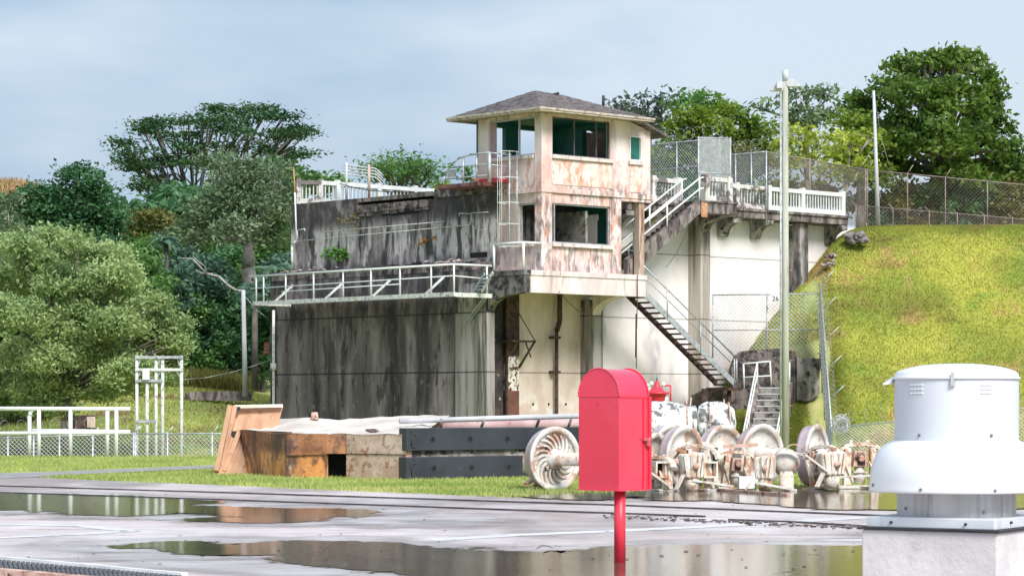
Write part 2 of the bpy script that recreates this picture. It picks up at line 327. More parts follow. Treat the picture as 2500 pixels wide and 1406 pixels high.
# ------------------------------------------------------------------ more materials
M['asphalt'] = surf('wet_pavement', (.56,.46,.43), (.76,.66,.64), .35, (1,.35,1), [
    dict(c=(.31,.25,.225), s=.2, st=(1,.5,1), lo=.46, hi=.60, amt=.85), dict(c=(.22,.18,.165), s=2.2, st=(.22,1.2,1), lo=.52, hi=.64, amt=.6), dict(c=(.70,.67,.68), s=.5, st=(.5,1.4,1), lo=.52, hi=.68, amt=.6),
    dict(c=(.20,.17,.15), s=26, lo=.60, hi=.7, amt=.45), dict(c=(.14,.115,.10), s=.9, st=(.3,2.5,1), lo=.70, hi=.76, amt=.7), dict(c=(.78,.75,.76), s=60, lo=.62, hi=.7, amt=.4)], rough=.5, rough2=(.28,.28,(1,.5,1)), bump=.22, bscale=30, spec=.35)
def wetm(name, c1, c2, rough, nz_s, nz_st, k, lo, hi, bump, bs_, ior=1.5, spec=.5, lay=()):
    m = surf(name, c1, c2, .6, rough=rough, bump=bump, bscale=bs_, spec=spec, ior=ior, layers=lay)
    n, l = m.node_tree.nodes, m.node_tree.links; at = n.new('ShaderNodeAttribute'); at.attribute_name = 'wet'
    g = n.new('ShaderNodeNewGeometry'); mpp = n.new('ShaderNodeMapping'); mpp.inputs['Scale'].default_value = nz_st; l.new(g.outputs['Position'], mpp.inputs[0])
    t = n.new('ShaderNodeTexNoise'); t.inputs['Scale'].default_value = nz_s; t.inputs['Detail'].default_value = 5; t.inputs['Roughness'].default_value = .65; l.new(mpp.outputs[0], t.inputs[0])
    a = n.new('ShaderNodeMath'); a.operation = 'MULTIPLY_ADD'; l.new(t.outputs[0], a.inputs[0]); a.inputs[1].default_value = k; l.new(at.outputs['Fac'], a.inputs[2])
    r = n.new('ShaderNodeMapRange'); r.inputs['From Min'].default_value = lo; r.inputs['From Max'].default_value = hi; r.interpolation_type = 'SMOOTHSTEP'; l.new(a.outputs[0], r.inputs[0])
    tr = n.new('ShaderNodeBsdfTransparent'); ms = n.new('ShaderNodeMixShader'); l.new(r.outputs[0], ms.inputs[0]); l.new(tr.outputs[0], ms.inputs[1]); l.new(n['Principled BSDF'].outputs[0], ms.inputs[2])
    l.new(ms.outputs[0], n['Material Output'].inputs[0]); return m
M['water'] = wetm('puddle_water', (.11,.08,.06), (.15,.115,.09), .05, 1.1, (1,.5,1), 2.6, 1.75, 1.95, .05, 9, 1.5)
M['damp'] = wetm('damp_film', (.50,.43,.41), (.66,.60,.59), .30, .7, (1,.5,1), 1.8, 1.1, 2.0, .05, 14, lay=[dict(c=(.27,.215,.19), s=1.3, st=(.5,1.5,1), lo=.50, hi=.64, amt=.75), dict(c=(.2,.16,.14), s=24, lo=.6, hi=.7, amt=.4)])
M['path'] = surf('grey_path', (.26,.24,.25), (.36,.34,.34), 2, rough=.8, bump=.2)
M['line'] = surf('worn_white_road_paint', (.66,.64,.63), (.80,.78,.77), 1.5, layers=[dict(c=(.36,.33,.33), s=5, lo=.58, hi=.66, amt=.7)], rough=.45)
M['rail'] = surf('worn_rail_steel', (.06,.05,.05), (.14,.12,.12), 3, rough=.45, metal=.4)
M['grass'] = surf('lawn_soil', (.24,.31,.08), (.44,.46,.15), .35, layers=[
    dict(c=(.55,.46,.20), s=.5, lo=.54, hi=.70, amt=.75), dict(c=(.10,.085,.03), s=1.7, lo=.58, hi=.68, amt=.6), dict(c=(.52,.55,.12), s=1.1, lo=.6, hi=.7, amt=.6)], rough=.95, bump=.8, bscale=5)
M['casting2'] = surf('orange_stained_casting', (.66,.56,.45), (.80,.75,.66), 3, layers=[dict(c=(.62,.30,.13), s=4.5, st=(1,1,.4), lo=.52, hi=.62, amt=.85), dict(c=(.14,.09,.07), s=9, st=(1,1,.6), lo=.58, hi=.66, amt=.8), dict(c=(.80,.78,.72), s=2.5, lo=.58, hi=.66, amt=.7)], rough=.75, bump=.6)
M['bank'] = surf('grass_bank', (.20,.26,.06), (.40,.42,.12), .3, layers=[dict(c=(.20,.14,.07), s=.5, lo=.5, hi=.62, amt=.8)], rough=.95, bump=.8, bscale=3)
M['hill_grass'] = surf('mown_hill_grass', (.22,.26,.035), (.40,.39,.06), .22, layers=[
    dict(c=(.46,.27,.12), s=.42, lo=.52, hi=.64, amt=.65), dict(c=(.17,.13,.03), s=.30, st=(1,1,2.2), lo=.50, hi=.70, amt=.6), dict(c=(.17,.27,.04), s=.5, lo=.58, hi=.70, amt=.7),
    dict(c=(.50,.30,.16), s=.8, st=(1.6,1,1.6), lo=.62, hi=.7, amt=.55)], rough=.95, bump=.35, bscale=14)
M['blade'] = surf('grass_blades', (.26,.36,.08), (.54,.58,.18), .4, layers=[dict(c=(.62,.52,.24), s=.55, lo=.54, hi=.70, amt=.75)], rough=.7, transl=.3, rand=.4)
M['hill_blade'] = surf('hill_grass_blades', (.22,.28,.035), (.46,.45,.08), .22, layers=[dict(c=(.46,.27,.12), s=.42, lo=.52, hi=.64, amt=.65), dict(c=(.17,.13,.03), s=.30, st=(1,1,2.2), lo=.50, hi=.70, amt=.6), dict(c=(.17,.27,.04), s=.5, lo=.58, hi=.70, amt=.7)], rough=.8, transl=.25, rand=.45)
M['forest_floor'] = surf('shaded_forest_floor', (.02,.035,.015), (.05,.07,.02), .2, rough=1)
M['dry_hill'] = surf('dry_grass_hill', (.30,.24,.09), (.50,.30,.16), .06, layers=[dict(c=(.18,.20,.05), s=.2, lo=.55, hi=.66)], rough=1)
M['bark'] = surf('grey_bark', (.10,.085,.07), (.22,.19,.165), 3, (1,1,.4), rough=.95, bump=.5)
M['bark_pale'] = surf('pale_bark', (.30,.26,.23), (.48,.43,.40), 2, (1,1,.3), layers=[dict(c=(.14,.11,.10), s=2, lo=.55, hi=.65)], rough=.9)
M['rust'] = surf('rusted_plate', (.20,.075,.04), (.42,.19,.09), 1.6, layers=[
    dict(c=(.80,.34,.10), s=1.6, st=(1,1,.45), lo=.42, hi=.56, amt=.9, z=(.60,.42)), dict(c=(.82,.68,.48), s=4, st=(1,1,.25), lo=.58, hi=.68, amt=.7, z=(.55,.35)),
    dict(c=(.07,.04,.045), s=1.9, lo=.50, hi=.62, amt=.8), dict(c=(.06,.03,.03), s=11, lo=.58, hi=.66, amt=.7), dict(c=(.36,.22,.20), s=3, lo=.6, hi=.7, amt=.6, z=(.5,.8))], rough=.72, bump=.5, bscale=9)
M['rust_pale'] = surf('flaking_pink_rust', (.50,.33,.25), (.68,.53,.44), 2, layers=[dict(c=(.33,.15,.08), s=5, lo=.52, hi=.62, amt=.85), dict(c=(.13,.10,.10), s=3.5, lo=.6, hi=.68, amt=.8), dict(c=(.70,.66,.66), s=2, lo=.56, hi=.7, amt=.6)], rough=.8, bump=.5)
M['sheet'] = surf('bleached_top_sheet', (.58,.50,.43), (.74,.68,.61), 1.2, layers=[dict(c=(.52,.36,.26), s=2.5, st=(1,3,1), lo=.60, hi=.70, amt=.6)], rough=.8, bump=.5, bscale=3)
M['slate'] = surf('dark_slate_beam_paint', (.024,.028,.037), (.042,.047,.060), 1.2, layers=[dict(c=(.2,.19,.19), s=9, lo=.66, hi=.72, amt=.5)], rough=.5)
M['black'] = surf('black_recess_shade', (.006,.006,.007), (.012,.012,.012), 2, rough=.9)  # flat black in place of the shade inside holes and gaps
M['pink_metal'] = surf('faded_pink_steel', (.44,.27,.27), (.60,.42,.42), 1.5, layers=[dict(c=(.3,.14,.12), s=4, lo=.58, hi=.66)], rough=.7)
M['wood'] = surf('fresh_planks', (.40,.21,.12), (.62,.37,.23), 2.5, (1,1,.4), [dict(c=(.32,.15,.07), s=7, st=(1,1,.3), lo=.56, hi=.66, amt=.7)], rough=.75, rand=.5)
M['pale_wood'] = surf('pale_plank_cap', (.70,.58,.46), (.82,.74,.64), 3, rough=.8)
M['cream'] = surf('chalky_cream_paint', (.60,.58,.52), (.79,.77,.71), 3, layers=[dict(c=(.44,.20,.12), s=3.2, lo=.50, hi=.62, amt=.75), dict(c=(.60,.40,.30), s=2.2, lo=.48, hi=.64, amt=.6), dict(c=(.16,.10,.09), s=8, lo=.62, hi=.7, amt=.6)], rough=.6, bump=.3)
M['tread'] = surf('worn_purple_rust_tread', (.46,.36,.37), (.62,.54,.54), 3, layers=[dict(c=(.58,.32,.20), s=4, lo=.52, hi=.64, amt=.7)], rough=.55)
M['rust_cream'] = surf('rusty_cream_casting', (.66,.54,.42), (.82,.76,.66), 4, layers=[dict(c=(.50,.22,.10), s=4.5, lo=.52, hi=.60, amt=.85), dict(c=(.08,.05,.045), s=7, lo=.60, hi=.68, amt=.8)], rough=.75, bump=.5)
M['rust_bar'] = surf('salmon_rust_bar', (.52,.30,.22), (.72,.50,.40), 4, layers=[dict(c=(.14,.06,.045), s=6, lo=.56, hi=.64)], rough=.8, bump=.3)
M['white_box'] = surf('white_junction_paint', (.78,.79,.77), (.84,.84,.82), 3, rough=.5)
M['lump'] = surf('corroded_white_concrete', (.62,.62,.61), (.82,.81,.79), 2.4, layers=[dict(c=(.07,.07,.07), s=3.4, lo=.52, hi=.60, amt=.85), dict(c=(.05,.04,.04), s=10, lo=.60, hi=.66, amt=.9), dict(c=(.60,.45,.33), s=1.3, lo=.58, hi=.7, amt=.7)], rough=.9, bump=.9, bscale=6)
M['red'] = surf('pinkish_red_paint', (.93,.032,.085), (.96,.050,.105), 1.4, layers=[dict(c=(.70,.03,.06), s=5, st=(1,1,.1), lo=.60, hi=.75, amt=.35), dict(c=(.30,.04,.03), s=45, lo=.70, hi=.74, amt=.5)], rough=.38, spec=.5, coat=.8)
M['red2'] = surf('red_valve_paint', (.74,.03,.06), (.80,.05,.08), 3, rough=.4)
M['vent_white'] = surf('white_fibreglass', (.80,.81,.82), (.86,.87,.88), 1, layers=[dict(c=(.62,.62,.60), s=7, st=(1,1,.12), lo=.60, hi=.78, amt=.35), dict(c=(.50,.46,.42), s=30, lo=.70, hi=.76, amt=.4)], rough=.35, coat=.2)
M['vent_grey'] = surf('light_grey_sheet', (.62,.65,.70), (.70,.73,.77), 1.2, (1,1,.2), rough=.45, layers=[dict(c=(.45,.46,.50), s=4, st=(1,1,.15), lo=.60, hi=.72, amt=.5)])
M['neck'] = surf('streaked_neck_metal', (.42,.42,.42), (.60,.60,.61), 5, (1,1,.06), rough=.5, layers=[dict(c=(.28,.27,.26), s=9, st=(1,1,.05), lo=.54, hi=.64, amt=.7)])
M['curb'] = surf('pale_pink_concrete', (.60,.56,.56), (.72,.69,.68), 2, layers=[dict(c=(.60,.34,.22), s=4, lo=.64, hi=.72, amt=.7), dict(c=(.42,.40,.39), s=3, lo=.56, hi=.7, amt=.5), dict(c=(.45,.48,.42), s=1.6, lo=.6, hi=.7, amt=.4)], rough=.8, bump=.25)
M['gasket'] = surf('black_gasket', (.03,.03,.035), (.05,.05,.055), 3, rough=.6)
M['screw'] = surf('grey_screw', (.2,.2,.2), (.3,.3,.3), 3, rough=.4, metal=.5)
M['pole_wood'] = surf('pale_green_timber_pole', (.40,.405,.33), (.54,.54,.46), 2, (1,1,.15), layers=[dict(c=(.24,.22,.17), s=4, st=(1,1,.12), lo=.56, hi=.66, amt=.6)], rough=.85)
M['pole_grey'] = surf('pale_concrete_pole', (.50,.50,.52), (.64,.64,.66), 2, (1,1,.2), rough=.8)
M['plate'] = surf('white_sign_plate', (.80,.80,.79), (.82,.82,.81), 3, rough=.5)
M['ink'] = surf('black_digits', (.02,.02,.02), (.03,.03,.03), 3, rough=.6)
M['rock'] = surf('pinkish_rubble', (.28,.22,.20), (.52,.44,.41), 4, layers=[dict(c=(.08,.06,.06), s=6, lo=.5, hi=.6)], rough=.95)
M['grey_rock'] = surf('grey_purple_rock', (.16,.14,.15), (.30,.27,.28), 5, rough=.95, bump=.5)
M['glass'] = surf('dusty_glass', (.05,.09,.09), (.07,.11,.11), 3, rough=.1)
M['terracotta'] = surf('terracotta', (.55,.16,.08), (.6,.2,.1), 3, rough=.8)
M['mesh_fill'] = M['wire']
def leafm(name, a, b, sc=.35, rough=.55, tr=.38, extra=()):
    M[name] = surf(name, a, b, sc, layers=list(extra), rough=rough, transl=tr, rand=.35, spec=.3)
M['bank_blade'] = surf('bank_grass_blades', (.22,.29,.06), (.46,.48,.14), .3, layers=[dict(c=(.22,.15,.07), s=.5, lo=.5, hi=.62, amt=.8)], rough=.8, transl=.25, rand=.45)
leafm('leaf_bright', (.25,.36,.14), (.52,.62,.28), .3, extra=[dict(c=(.66,.70,.24), s=.35, lo=.5, hi=.65, amt=.7, z=(7,9.5))])
leafm('leaf_dark', (0.051,0.140,0.060), (0.128,0.279,0.105), .25)
leafm('leaf_blue', (0.079,0.168,0.125), (0.192,0.316,0.203), .25)
leafm('leaf_mid', (0.080,0.187,0.054), (0.197,0.356,0.090), .25)
leafm('leaf_olive', (0.120,0.138,0.036), (0.288,0.264,0.072), .25)
leafm('leaf_grey', (0.107,0.173,0.086), (0.288,0.374,0.201), .5)
leafm('leaf_umbrella', (0.042,0.107,0.046), (0.111,0.221,0.072), .2)
leafm('leaf_big', (.055,.12,.022), (.19,.29,.05), .35)
leafm('leaf_lime', (.24,.34,.04), (.60,.66,.10), .35)
leafm('leaf_yellowgreen', (0.090,0.170,0.022), (0.270,0.360,0.045), .25)
leafm('leaf_far', (0.110,0.140,0.120), (0.200,0.240,0.180), .25)
leafm('leaf_orange', (0.600,0.250,0.030), (0.750,0.450,0.060), 2)
leafm('leaf_plant', (0.100,0.280,0.050), (0.220,0.450,0.100), 2)
leafm('leaf_dryvine', (0.220,0.200,0.100), (0.380,0.340,0.180), 2)

# ------------------------------------------------------------------ terrain height
def ss(a, b, x):
    x = min(1, max(0, (x-a)/(b-a))); return x*x*(3-2*x)
def ground_z(X, Y):
    z = 0.0
    if Y > 74:
        z = -1.6*ss(75, 79, Y)
        z += 3.45*ss(94, 119, Y)*(1-ss(-8, -3, X))
        z += .35*math.sin(X*.35+1)*ss(96, 112, Y)*(1-ss(-8, -4.5, X))
    # right embankment
    zb = -1.6+(Y-99.8)*.9+.25*math.sin(X*.3)
    if X < 13.6:
        wv = ss(12.7, 13.6, X); zb = zb*wv+(1-wv)*(-1.6+(Y-101)*.68+2.2*ss(106.4,107.4,Y))
    za = 1.22*(X-7.0)+.2*math.sin(Y*.7)*(1-ss(108,112,Y))
    h = min(zb, za, 9.45)
    if h > z:
        if min(zb, za) > 8.2: w = min(zb, za)-8.2; h = 8.2+1.25*(1-math.exp(-w/1.25))
        z = max(z, h)
    # forested rise behind
    if X < 8 and Y > 122: z = max(z, 1.85)+(min(Y,250)-122)*.105*(1-ss(-6, 10, X))
    if Y > 235 and X < -38: z += 7.5*ss(235, 262, Y)*(1-ss(-50, -38, X))
    return z
def grid_mesh(name, xs, ys, mat, zf, kind='structure'):
    vs = [(x, y, zf(x, y)) for y in ys for x in xs]; nx = len(xs)
    fs = [(j*nx+i, j*nx+i+1, (j+1)*nx+i+1, (j+1)*nx+i) for j in range(len(ys)-1) for i in range(nx-1)]
    m = MB(); m.add(vs, fs, True); o = m.build(name, mat); tag(o, kind=kind); return o
def lin(a, b, n): return [a+(b-a)*i/(n-1) for i in range(n)]
xs = lin(-400,-60,12)[:-1]+lin(-60,60,121)+lin(60,400,12)[1:]
ys = lin(-60,40,6)[:-1]+lin(40,130,91)+lin(130,300,30)[1:]+lin(300,2500,12)[1:]
ter = grid_mesh('ground', xs, ys, M['grass'], lambda x, y: ground_z(x, y)-.012)
# hill slope carries its own turf sheet
def hill_z(x, y): return ground_z(x, y)+.01
hx = lin(6.6, 60, 130); hy = lin(98.5, 150, 130)
grid_mesh('hill', hx, hy, M['hill_grass'], hill_z)
gx = lin(-46,-3,60); gy = lin(76, 121, 50)
hl = grid_mesh('hill', gx, gy, M['bank'], lambda x, y: ground_z(x, y)+.004)
grid_mesh('hill', lin(-120,-30,60), lin(232, 300, 30), M['dry_hill'], lambda x, y: ground_z(x, y)+.05)
# paved apron
edge = [(-60,1150),(0,1160),(250,1172),(600,1186),(900,1199),(1100,1207),(1270,1213),(1330,1206),(1500,1200),(1700,1196),(1900,1193),(2130,1188),(2500,1176),(2900,1166)]
pav_rim = [gnd(u, v) for u, v in edge]
poly = [Vector((-30,2,0)), Vector((34,2,0))]+[Vector((34, pav_rim[-1].y, 0))]+pav_rim[::-1]+[Vector((-30, pav_rim[0].y, 0))]
m = MB(); m.prism([p+Vector((0,0,-.25)) for p in poly], (0,0,.25)); tag(m.build('pavement', M['asphalt']), kind='structure')
def sheet(name, pts, z, mat, kind='structure', jitter=.0, seed=1, sub=6, soft=.5):
    """outline with a soft rim: attribute wet runs 1 inside to 0 at the outer edge"""
    rnd = random.Random(seed); P = [gnd(u, v) for u, v in pts]; out = []
    n = len(P)
    for i in range(n):
        a, b, c, d = P[i-1], P[i], P[(i+1)%n], P[(i+2)%n]
        for k in range(sub):
            t = k/sub; q = .5*((2*b)+(c-a)*t+(2*a-5*b+4*c-d)*t*t+(3*b-a-3*c+d)*t**3)
            out.append(Vector((q.x+rnd.uniform(-jitter,jitter), q.y+rnd.uniform(-jitter,jitter)*1.6, z)))
    N = len(out); ar = sum(out[i].x*out[(i+1)%N].y-out[(i+1)%N].x*out[i].y for i in range(N)); sg = -1 if ar > 0 else 1
    outer = []
    for i in range(N):
        d = (out[(i+2)%N]-out[i-2]); d.z = 0; d = d.normalized() if d.length > 1e-5 else Vector((1,0,0)); outer.append(out[i]+Vector((-d.y,d.x,0))*sg*soft)
    mm = MB(); f0 = list(range(N)) if ar > 0 else list(range(N-1,-1,-1))
    mm.add(out+outer, [tuple(f0)]+[(i,(i+1)%N,N+(i+1)%N,N+i) if sg > 0 else (N+i,N+(i+1)%N,(i+1)%N,i) for i in range(N)])
    o = mm.build(name, mat); tag(o, kind=kind)
    at = o.data.attributes.new('wet','FLOAT','POINT'); at.data.foreach_set('value', [1.0]*N+[0.0]*N); return o
def strip(name, pts, w, z, mat, kind='structure'):
    P = [gnd(u, v) for u, v in pts]; mm = MB()
    for i in range(len(P)-1):
        d = (P[i+1]-P[i]).normalized(); nrm = Vector((-d.y, d.x, 0))*w/2
        a, b = P[i], P[i+1]
        mm.add([Vector((q.x, q.y, z)) for q in (a-nrm, b-nrm, b+nrm, a+nrm)], [(0,1,2,3)])
    return tag(mm.build(name, mat), kind=kind)
# grey footpath on the lawn at the left
m = MB(); pp = [gnd(u, v) for u, v in ((-80,1158),(150,1151),(560,1134),(640,1131),(640,1135),(560,1141),(200,1158),(60,1166),(-80,1171))]
m.add([Vector((p.x,p.y,.006)) for p in pp], [tuple(range(len(pp)))]); tag(m.build('path', M['path']), kind='structure')
# road lines
strip('road_marking', [(-40,1278),(200,1284),(322,1296),(180,1304),(-40,1314)], .3, .004, M['line'])
strip('road_marking', [(2112,1262),(1900,1276),(1500,1296),(1250,1306),(1000,1322),(915,1327)], .42, .004, M['line'])
strip('road_marking', [(915,1328),(1050,1337),(1250,1341),(1420,1334),(1600,1324),(2112,1318)], .34, .004, M['line'])
# damp films under and round the puddles, then the puddles
sheet('damp_patch', [(-60,1203),(160,1203),(450,1216),(560,1228),(930,1244),(890,1262),(700,1282),(480,1268),(300,1266),(120,1254),(-60,1248)], 0.006, M['damp'], jitter=.03, seed=1, soft=1.3)
sheet('damp_patch', [(195,1336),(330,1322),(560,1315),(850,1316),(1200,1340),(1500,1338),(1750,1322),(2130,1330),(2600,1340),(2600,1440),(1100,1440),(900,1406),(560,1392),(380,1366)], 0.008, M['damp'], jitter=.03, seed=2, soft=1.3)
sheet('damp_patch', [(905,1272),(960,1262),(1060,1260),(1150,1267),(1170,1276),(1080,1285),(980,1284)], 0.010, M['damp'], jitter=.02, seed=3, soft=1.3)
sheet('puddle', [(-60,1207),(60,1208),(170,1209),(300,1212),(415,1221),(470,1228),(440,1234),(520,1238),(600,1241),(700,1243),(885,1249),(860,1257),(780,1262),(745,1272),(560,1274),(540,1266),(610,1264),(540,1256),(440,1252),(350,1257),(230,1256),(120,1246),(-60,1241)], 0.014, M['water'], jitter=.03, seed=4, soft=.8)
sheet('puddle', [(395,1336),(480,1326),(560,1332),(760,1327),(905,1329),(1060,1343),(1250,1352),(1400,1354),(1500,1346),(1600,1338),(1800,1336),(2130,1340),(2600,1345),(2600,1440),(1150,1440),(1080,1401),(940,1388),(760,1374),(640,1356),(520,1350)], 0.016, M['water'], jitter=.035, seed=5, soft=.8)
sheet('puddle', [(1280,1210),(1340,1199),(1450,1202),(1600,1200),(1760,1196),(1900,1189),(2120,1184),(2400,1186),(2560,1196),(2560,1236),(2140,1244),(2000,1240),(1880,1228),(1760,1222),(1640,1222),(1560,1213),(1440,1219),(1350,1217)], 0.018, M['water'], jitter=.02, seed=6, soft=.8)
# embedded rails
def rail(pts, w=.06, h=.03):
    P = [gnd(u, v) for u, v in pts]; mm = MB()
    for i in range(len(P)-1): mm.beam(P[i]+Vector((0,0,h/2-.005)), P[i+1]+Vector((0,0,h/2-.005)), w, h)
    return mm
for pts, lb in (([(-60,1185),(0,1187),(600,1205),(1250,1226),(1500,1234),(2130,1259),(2700,1281)], 'dark flush rail nearest the rusty steel pile, running the whole width'),
                ([(-60,1200),(0,1203),(600,1223),(1250,1246),(1500,1254),(1720,1262)], 'second dark flush rail, nearer the camera, passing the left puddle')):
    o = rail(pts).build('embedded_rail', M['rail']); tag(o, lb, 'rail', 'rails set flush in the wet pavement', 'thing')
o = rail([(1780,1270),(1950,1276),(2125,1287),(2500,1302)], .05).build('embedded_rail', M['rail']); tag(o, 'short dark flush rail in the pavement left of the white roof ventilator', 'rail', 'rails set flush in the wet pavement', 'thing')
o = rail([(1620,1193),(1750,1199),(1880,1209),(1925,1212)], .07, .06).build('embedded_rail', M['rust_bar']); tag(o, 'rusty red rail lying at the foot of the old wheels', 'rail', None, 'thing')
# rack trench, bottom left
t = thing('rack_trench', gnd(200,1386), 'dark slotted rack trench with white steel edge at bottom left corner', 'rack track')
def gz(u, v, z): p = gnd(u, v); return Vector((p.x, p.y, z))
m = MB(); m.beam(gz(-60,1362,.02), gz(450,1409,.02), .07, .05); m.build('edge_bar', M['white_paint'], t)
m = MB(); m.add([gz(-60,1368,.013), gz(450,1414,.013), gz(450,1440,.013), gz(-60,1394,.013)], [(0,3,2,1)]); m.build('slot', M['black'], t)
m = MB()
for i in range(44):
    k = i/43; a = gz(-60+500*k,1369+45*k,.03); b = gz(-52+500*k,1391+45*k,.03); m.beam(a, b, .035, .02)
m.build('rack_teeth', M['rail'], t)
m = MB(); m.beam(gz(-60,1397,.03), gz(300,1430,.03), .12, .06); m.build('inner_rail', M['rust_bar'], t)

# ------------------------------------------------------------------ wall with openings
def wall(mb, a0, a1, z0, z1, holes, fn):
    """fn(a0,a1,z0,z1) adds one block; holes: (a0,a1,z0,z1)"""
    cuts = sorted(set([a0, a1]+[h[0] for h in holes]+[h[1] for h in holes]))
    for c0, c1 in zip(cuts[:-1], cuts[1:]):
        hs = sorted([h for h in holes if h[0] <= c0+1e-6 and h[1] >= c1-1e-6], key=lambda h: h[2]); z = z0
        for h in hs:
            if h[2] > z: fn(c0, c1, z, h[2])
            z = h[3]
        if z < z1: fn(c0, c1, z, z1)

# ================================================================== LOCK BUILDING (pier, platform, bridge deck)
TW_ = 2.6
bl = thing('lock_building', B(0,2,0), 'long weathered concrete pier building with black-stained left side and sunlit cream right side', 'concrete building')
m = MB(); m.bbox(-1.15,-.15,2.62,15.4,-2.5,6.95); m.bbox(-1.15,6,15.0,15.42,-2.5,6.9)
m.build('lower_wall', M['dark_wall'], bl)['label'] = 'black-streaked lower side wall'
m = MB(); m.bbox(-1.21,-.8,1.75,3.55,-2.5,5.0); m.bbox(-1.19,-.8,1.9,3.4,5.0,6.1); m.build('corner_pilaster', M['pilaster'], bl)
m = MB()                                   # broken ledge
rnd = random.Random(4); tt = 2.6
while tt < 15.2:
    w = rnd.uniform(.3,.9); m.bbox(-1.17,-.16,tt,min(15.3,tt+w-.01),6.60,6.9+rnd.uniform(-.12,.10)); tt += w
m.build('ledge', M['ledge'], bl)
m = MB(); m.bbox(-.15,4.0,2.35,6.05,6.9,9.93); m.bbox(-.15,4.0,6.06,10.9,6.9,9.55); m.bbox(-.15,4.0,10.91,15.3,6.9,9.86)
m.build('upper_wall', M['upper_wall'], bl)['label'] = 'grey upper side wall with pale vertical streaks'
m = MB(); m.bbox(-.24,.1,6.2,10.8,9.27,9.56)
for i in range(9): a = 6.3+i*.5; m.bbox(-.20,0,a,a+.42,9.16+rnd.uniform(-.06,.07),9.28)
m.bbox(-.22,.1,2.4,5.9,9.6,9.95); m.build('broken_coping', M['ledge'], bl)
m = MB()
for i in range(8):
    a = 6.9+i*.3; m.bbox(-.157,-.1,a,a+.31,9.06+rnd.uniform(-.04,.02),9.17+rnd.uniform(0,.03))
m.bbox(-.157,-.1,2.9,3.9,7.15,7.35); m.bbox(-.157,-.1,8.2,9.0,6.92,7.08); m.bbox(-.157,-.1,6.8,7.4,6.94,7.10)
m.build('spalled_gap_shade', M['black'], bl)  # black blocks on the wall face stand for shade in the broken gaps
# right side walls and pilasters
m = MB(); m.bbox(-.8,4.6,TW_,3.1,-2.5,6.3); m.build('recess_wall', M['shaded_wall'], bl)
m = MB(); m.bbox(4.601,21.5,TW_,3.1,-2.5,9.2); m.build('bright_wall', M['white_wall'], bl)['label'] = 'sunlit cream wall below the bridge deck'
m = MB(); m.bbox(-.8,.28,2.45,2.59,-2.5,5.9); m.build('stained_panel', surf('black_and_white_stain', (.03,.025,.025), (.08,.06,.055), 2, layers=[dict(c=(.42,.38,.35), s=2.5, lo=.60, hi=.66, amt=.8), dict(c=(.16,.05,.03), s=5, lo=.56, hi=.64, amt=.7, z=(1.6,0))], rough=.9), bl)
for s0 in (4.50, 10.64, 16.72):
    m = MB(); m.bbox(s0,s0+.56,1.9,TW_-.004,-2.5,5.6 if s0 < 5 else 9.18); m.build('pilaster', M['pilaster'] if s0 < 5 or s0 > 16 else M['side_pilaster'], bl)
# platform slab with edge beams
m = MB(); m.bbox(-.84,4.95,.0,2.59,6.15,6.32); m.bbox(4.96,5.26,-.02,2.59,5.75,6.32); m.bbox(-.84,5.26,-.3,-.004,5.67,6.32)
m.bbox(-.84,5.30,-.34,2.59,6.322,6.51); m.build('platform_slab', M['slab'], bl)
m = MB(); m.bbox(-1.15,-.845,-.3,1.748,5.67,6.32); m.bbox(-1.19,-.845,-.34,2.3,6.322,6.51); m.build('platform_side_beam', M['slab_dark'], bl)
m = MB(); m.bbox(5.32,5.36,.0,.02,6.3,6.4)
def bracket(sa, sb, tin, tout, zin, zout, ztop, mat, n=10):
    mm = MB(); pts = [B(sa, tin, ztop)]
    for i in range(n+1):
        k = i/n; a = k*math.pi/2
        pts.append(B(sa, tin+(tout-tin)*(1-math.cos(a)), zin+(zout-zin)*math.sin(a)))
    pts.append(B(sa, tout, ztop)); off = B(sb,0,0)-B(sa,0,0); mm.prism(pts, off); return mm.build('bracket', mat, bl)
bracket(-1.148,-.80,1.748,-.02,5.03,5.64,5.668,M['slab_dark']); bracket(4.50,4.95,1.898,-.01,5.0,5.72,5.745,M['slab'])
# bridge deck
m = MB(); m.bbox(4.3,19.55,1.62,6.6,9.22,9.50); m.bbox(4.25,19.6,1.54,1.95,9.502,9.60); m.bbox(-.1,4.29,6.3,14.9,9.70,9.86)
m.build('bridge_deck', M['deck_conc'], bl)
m = MB(); m.bbox(9.1,11.2,.40,1.535,9.18,9.60); m.bbox(9.05,11.25,.36,1.535,9.602,9.66); m.build('landing', M['deck_conc'], bl)
m = MB(); m.bbox(9.10,9.45,.385,.398,9.0,9.64); m.build('rust_patch', surf('orange_rust_patch', (.45,.2,.1), (.6,.35,.2), 5, rough=.8), bl)
bracket(10.66,11.18,1.898,.45,8.55,9.14,9.178,M['corbel'])
for s0 in (12.35, 14.35, 19.1, 7.6, 6.1):                          # corbels
    mm = MB(); pts = [B(s0,2.595,9.21), B(s0,2.595,8.45), B(s0,2.42,8.45)]
    for i in range(7):
        a = i/6*math.pi/2; pts.append(B(s0, 2.36-.70*(1-math.cos(a)), 8.55+.45*math.sin(a)))
    pts += [B(s0,1.66,9.21)]; mm.prism(pts, B(.48,0,0)-B(0,0,0)); mm.build('corbel', M['corbel'], bl)
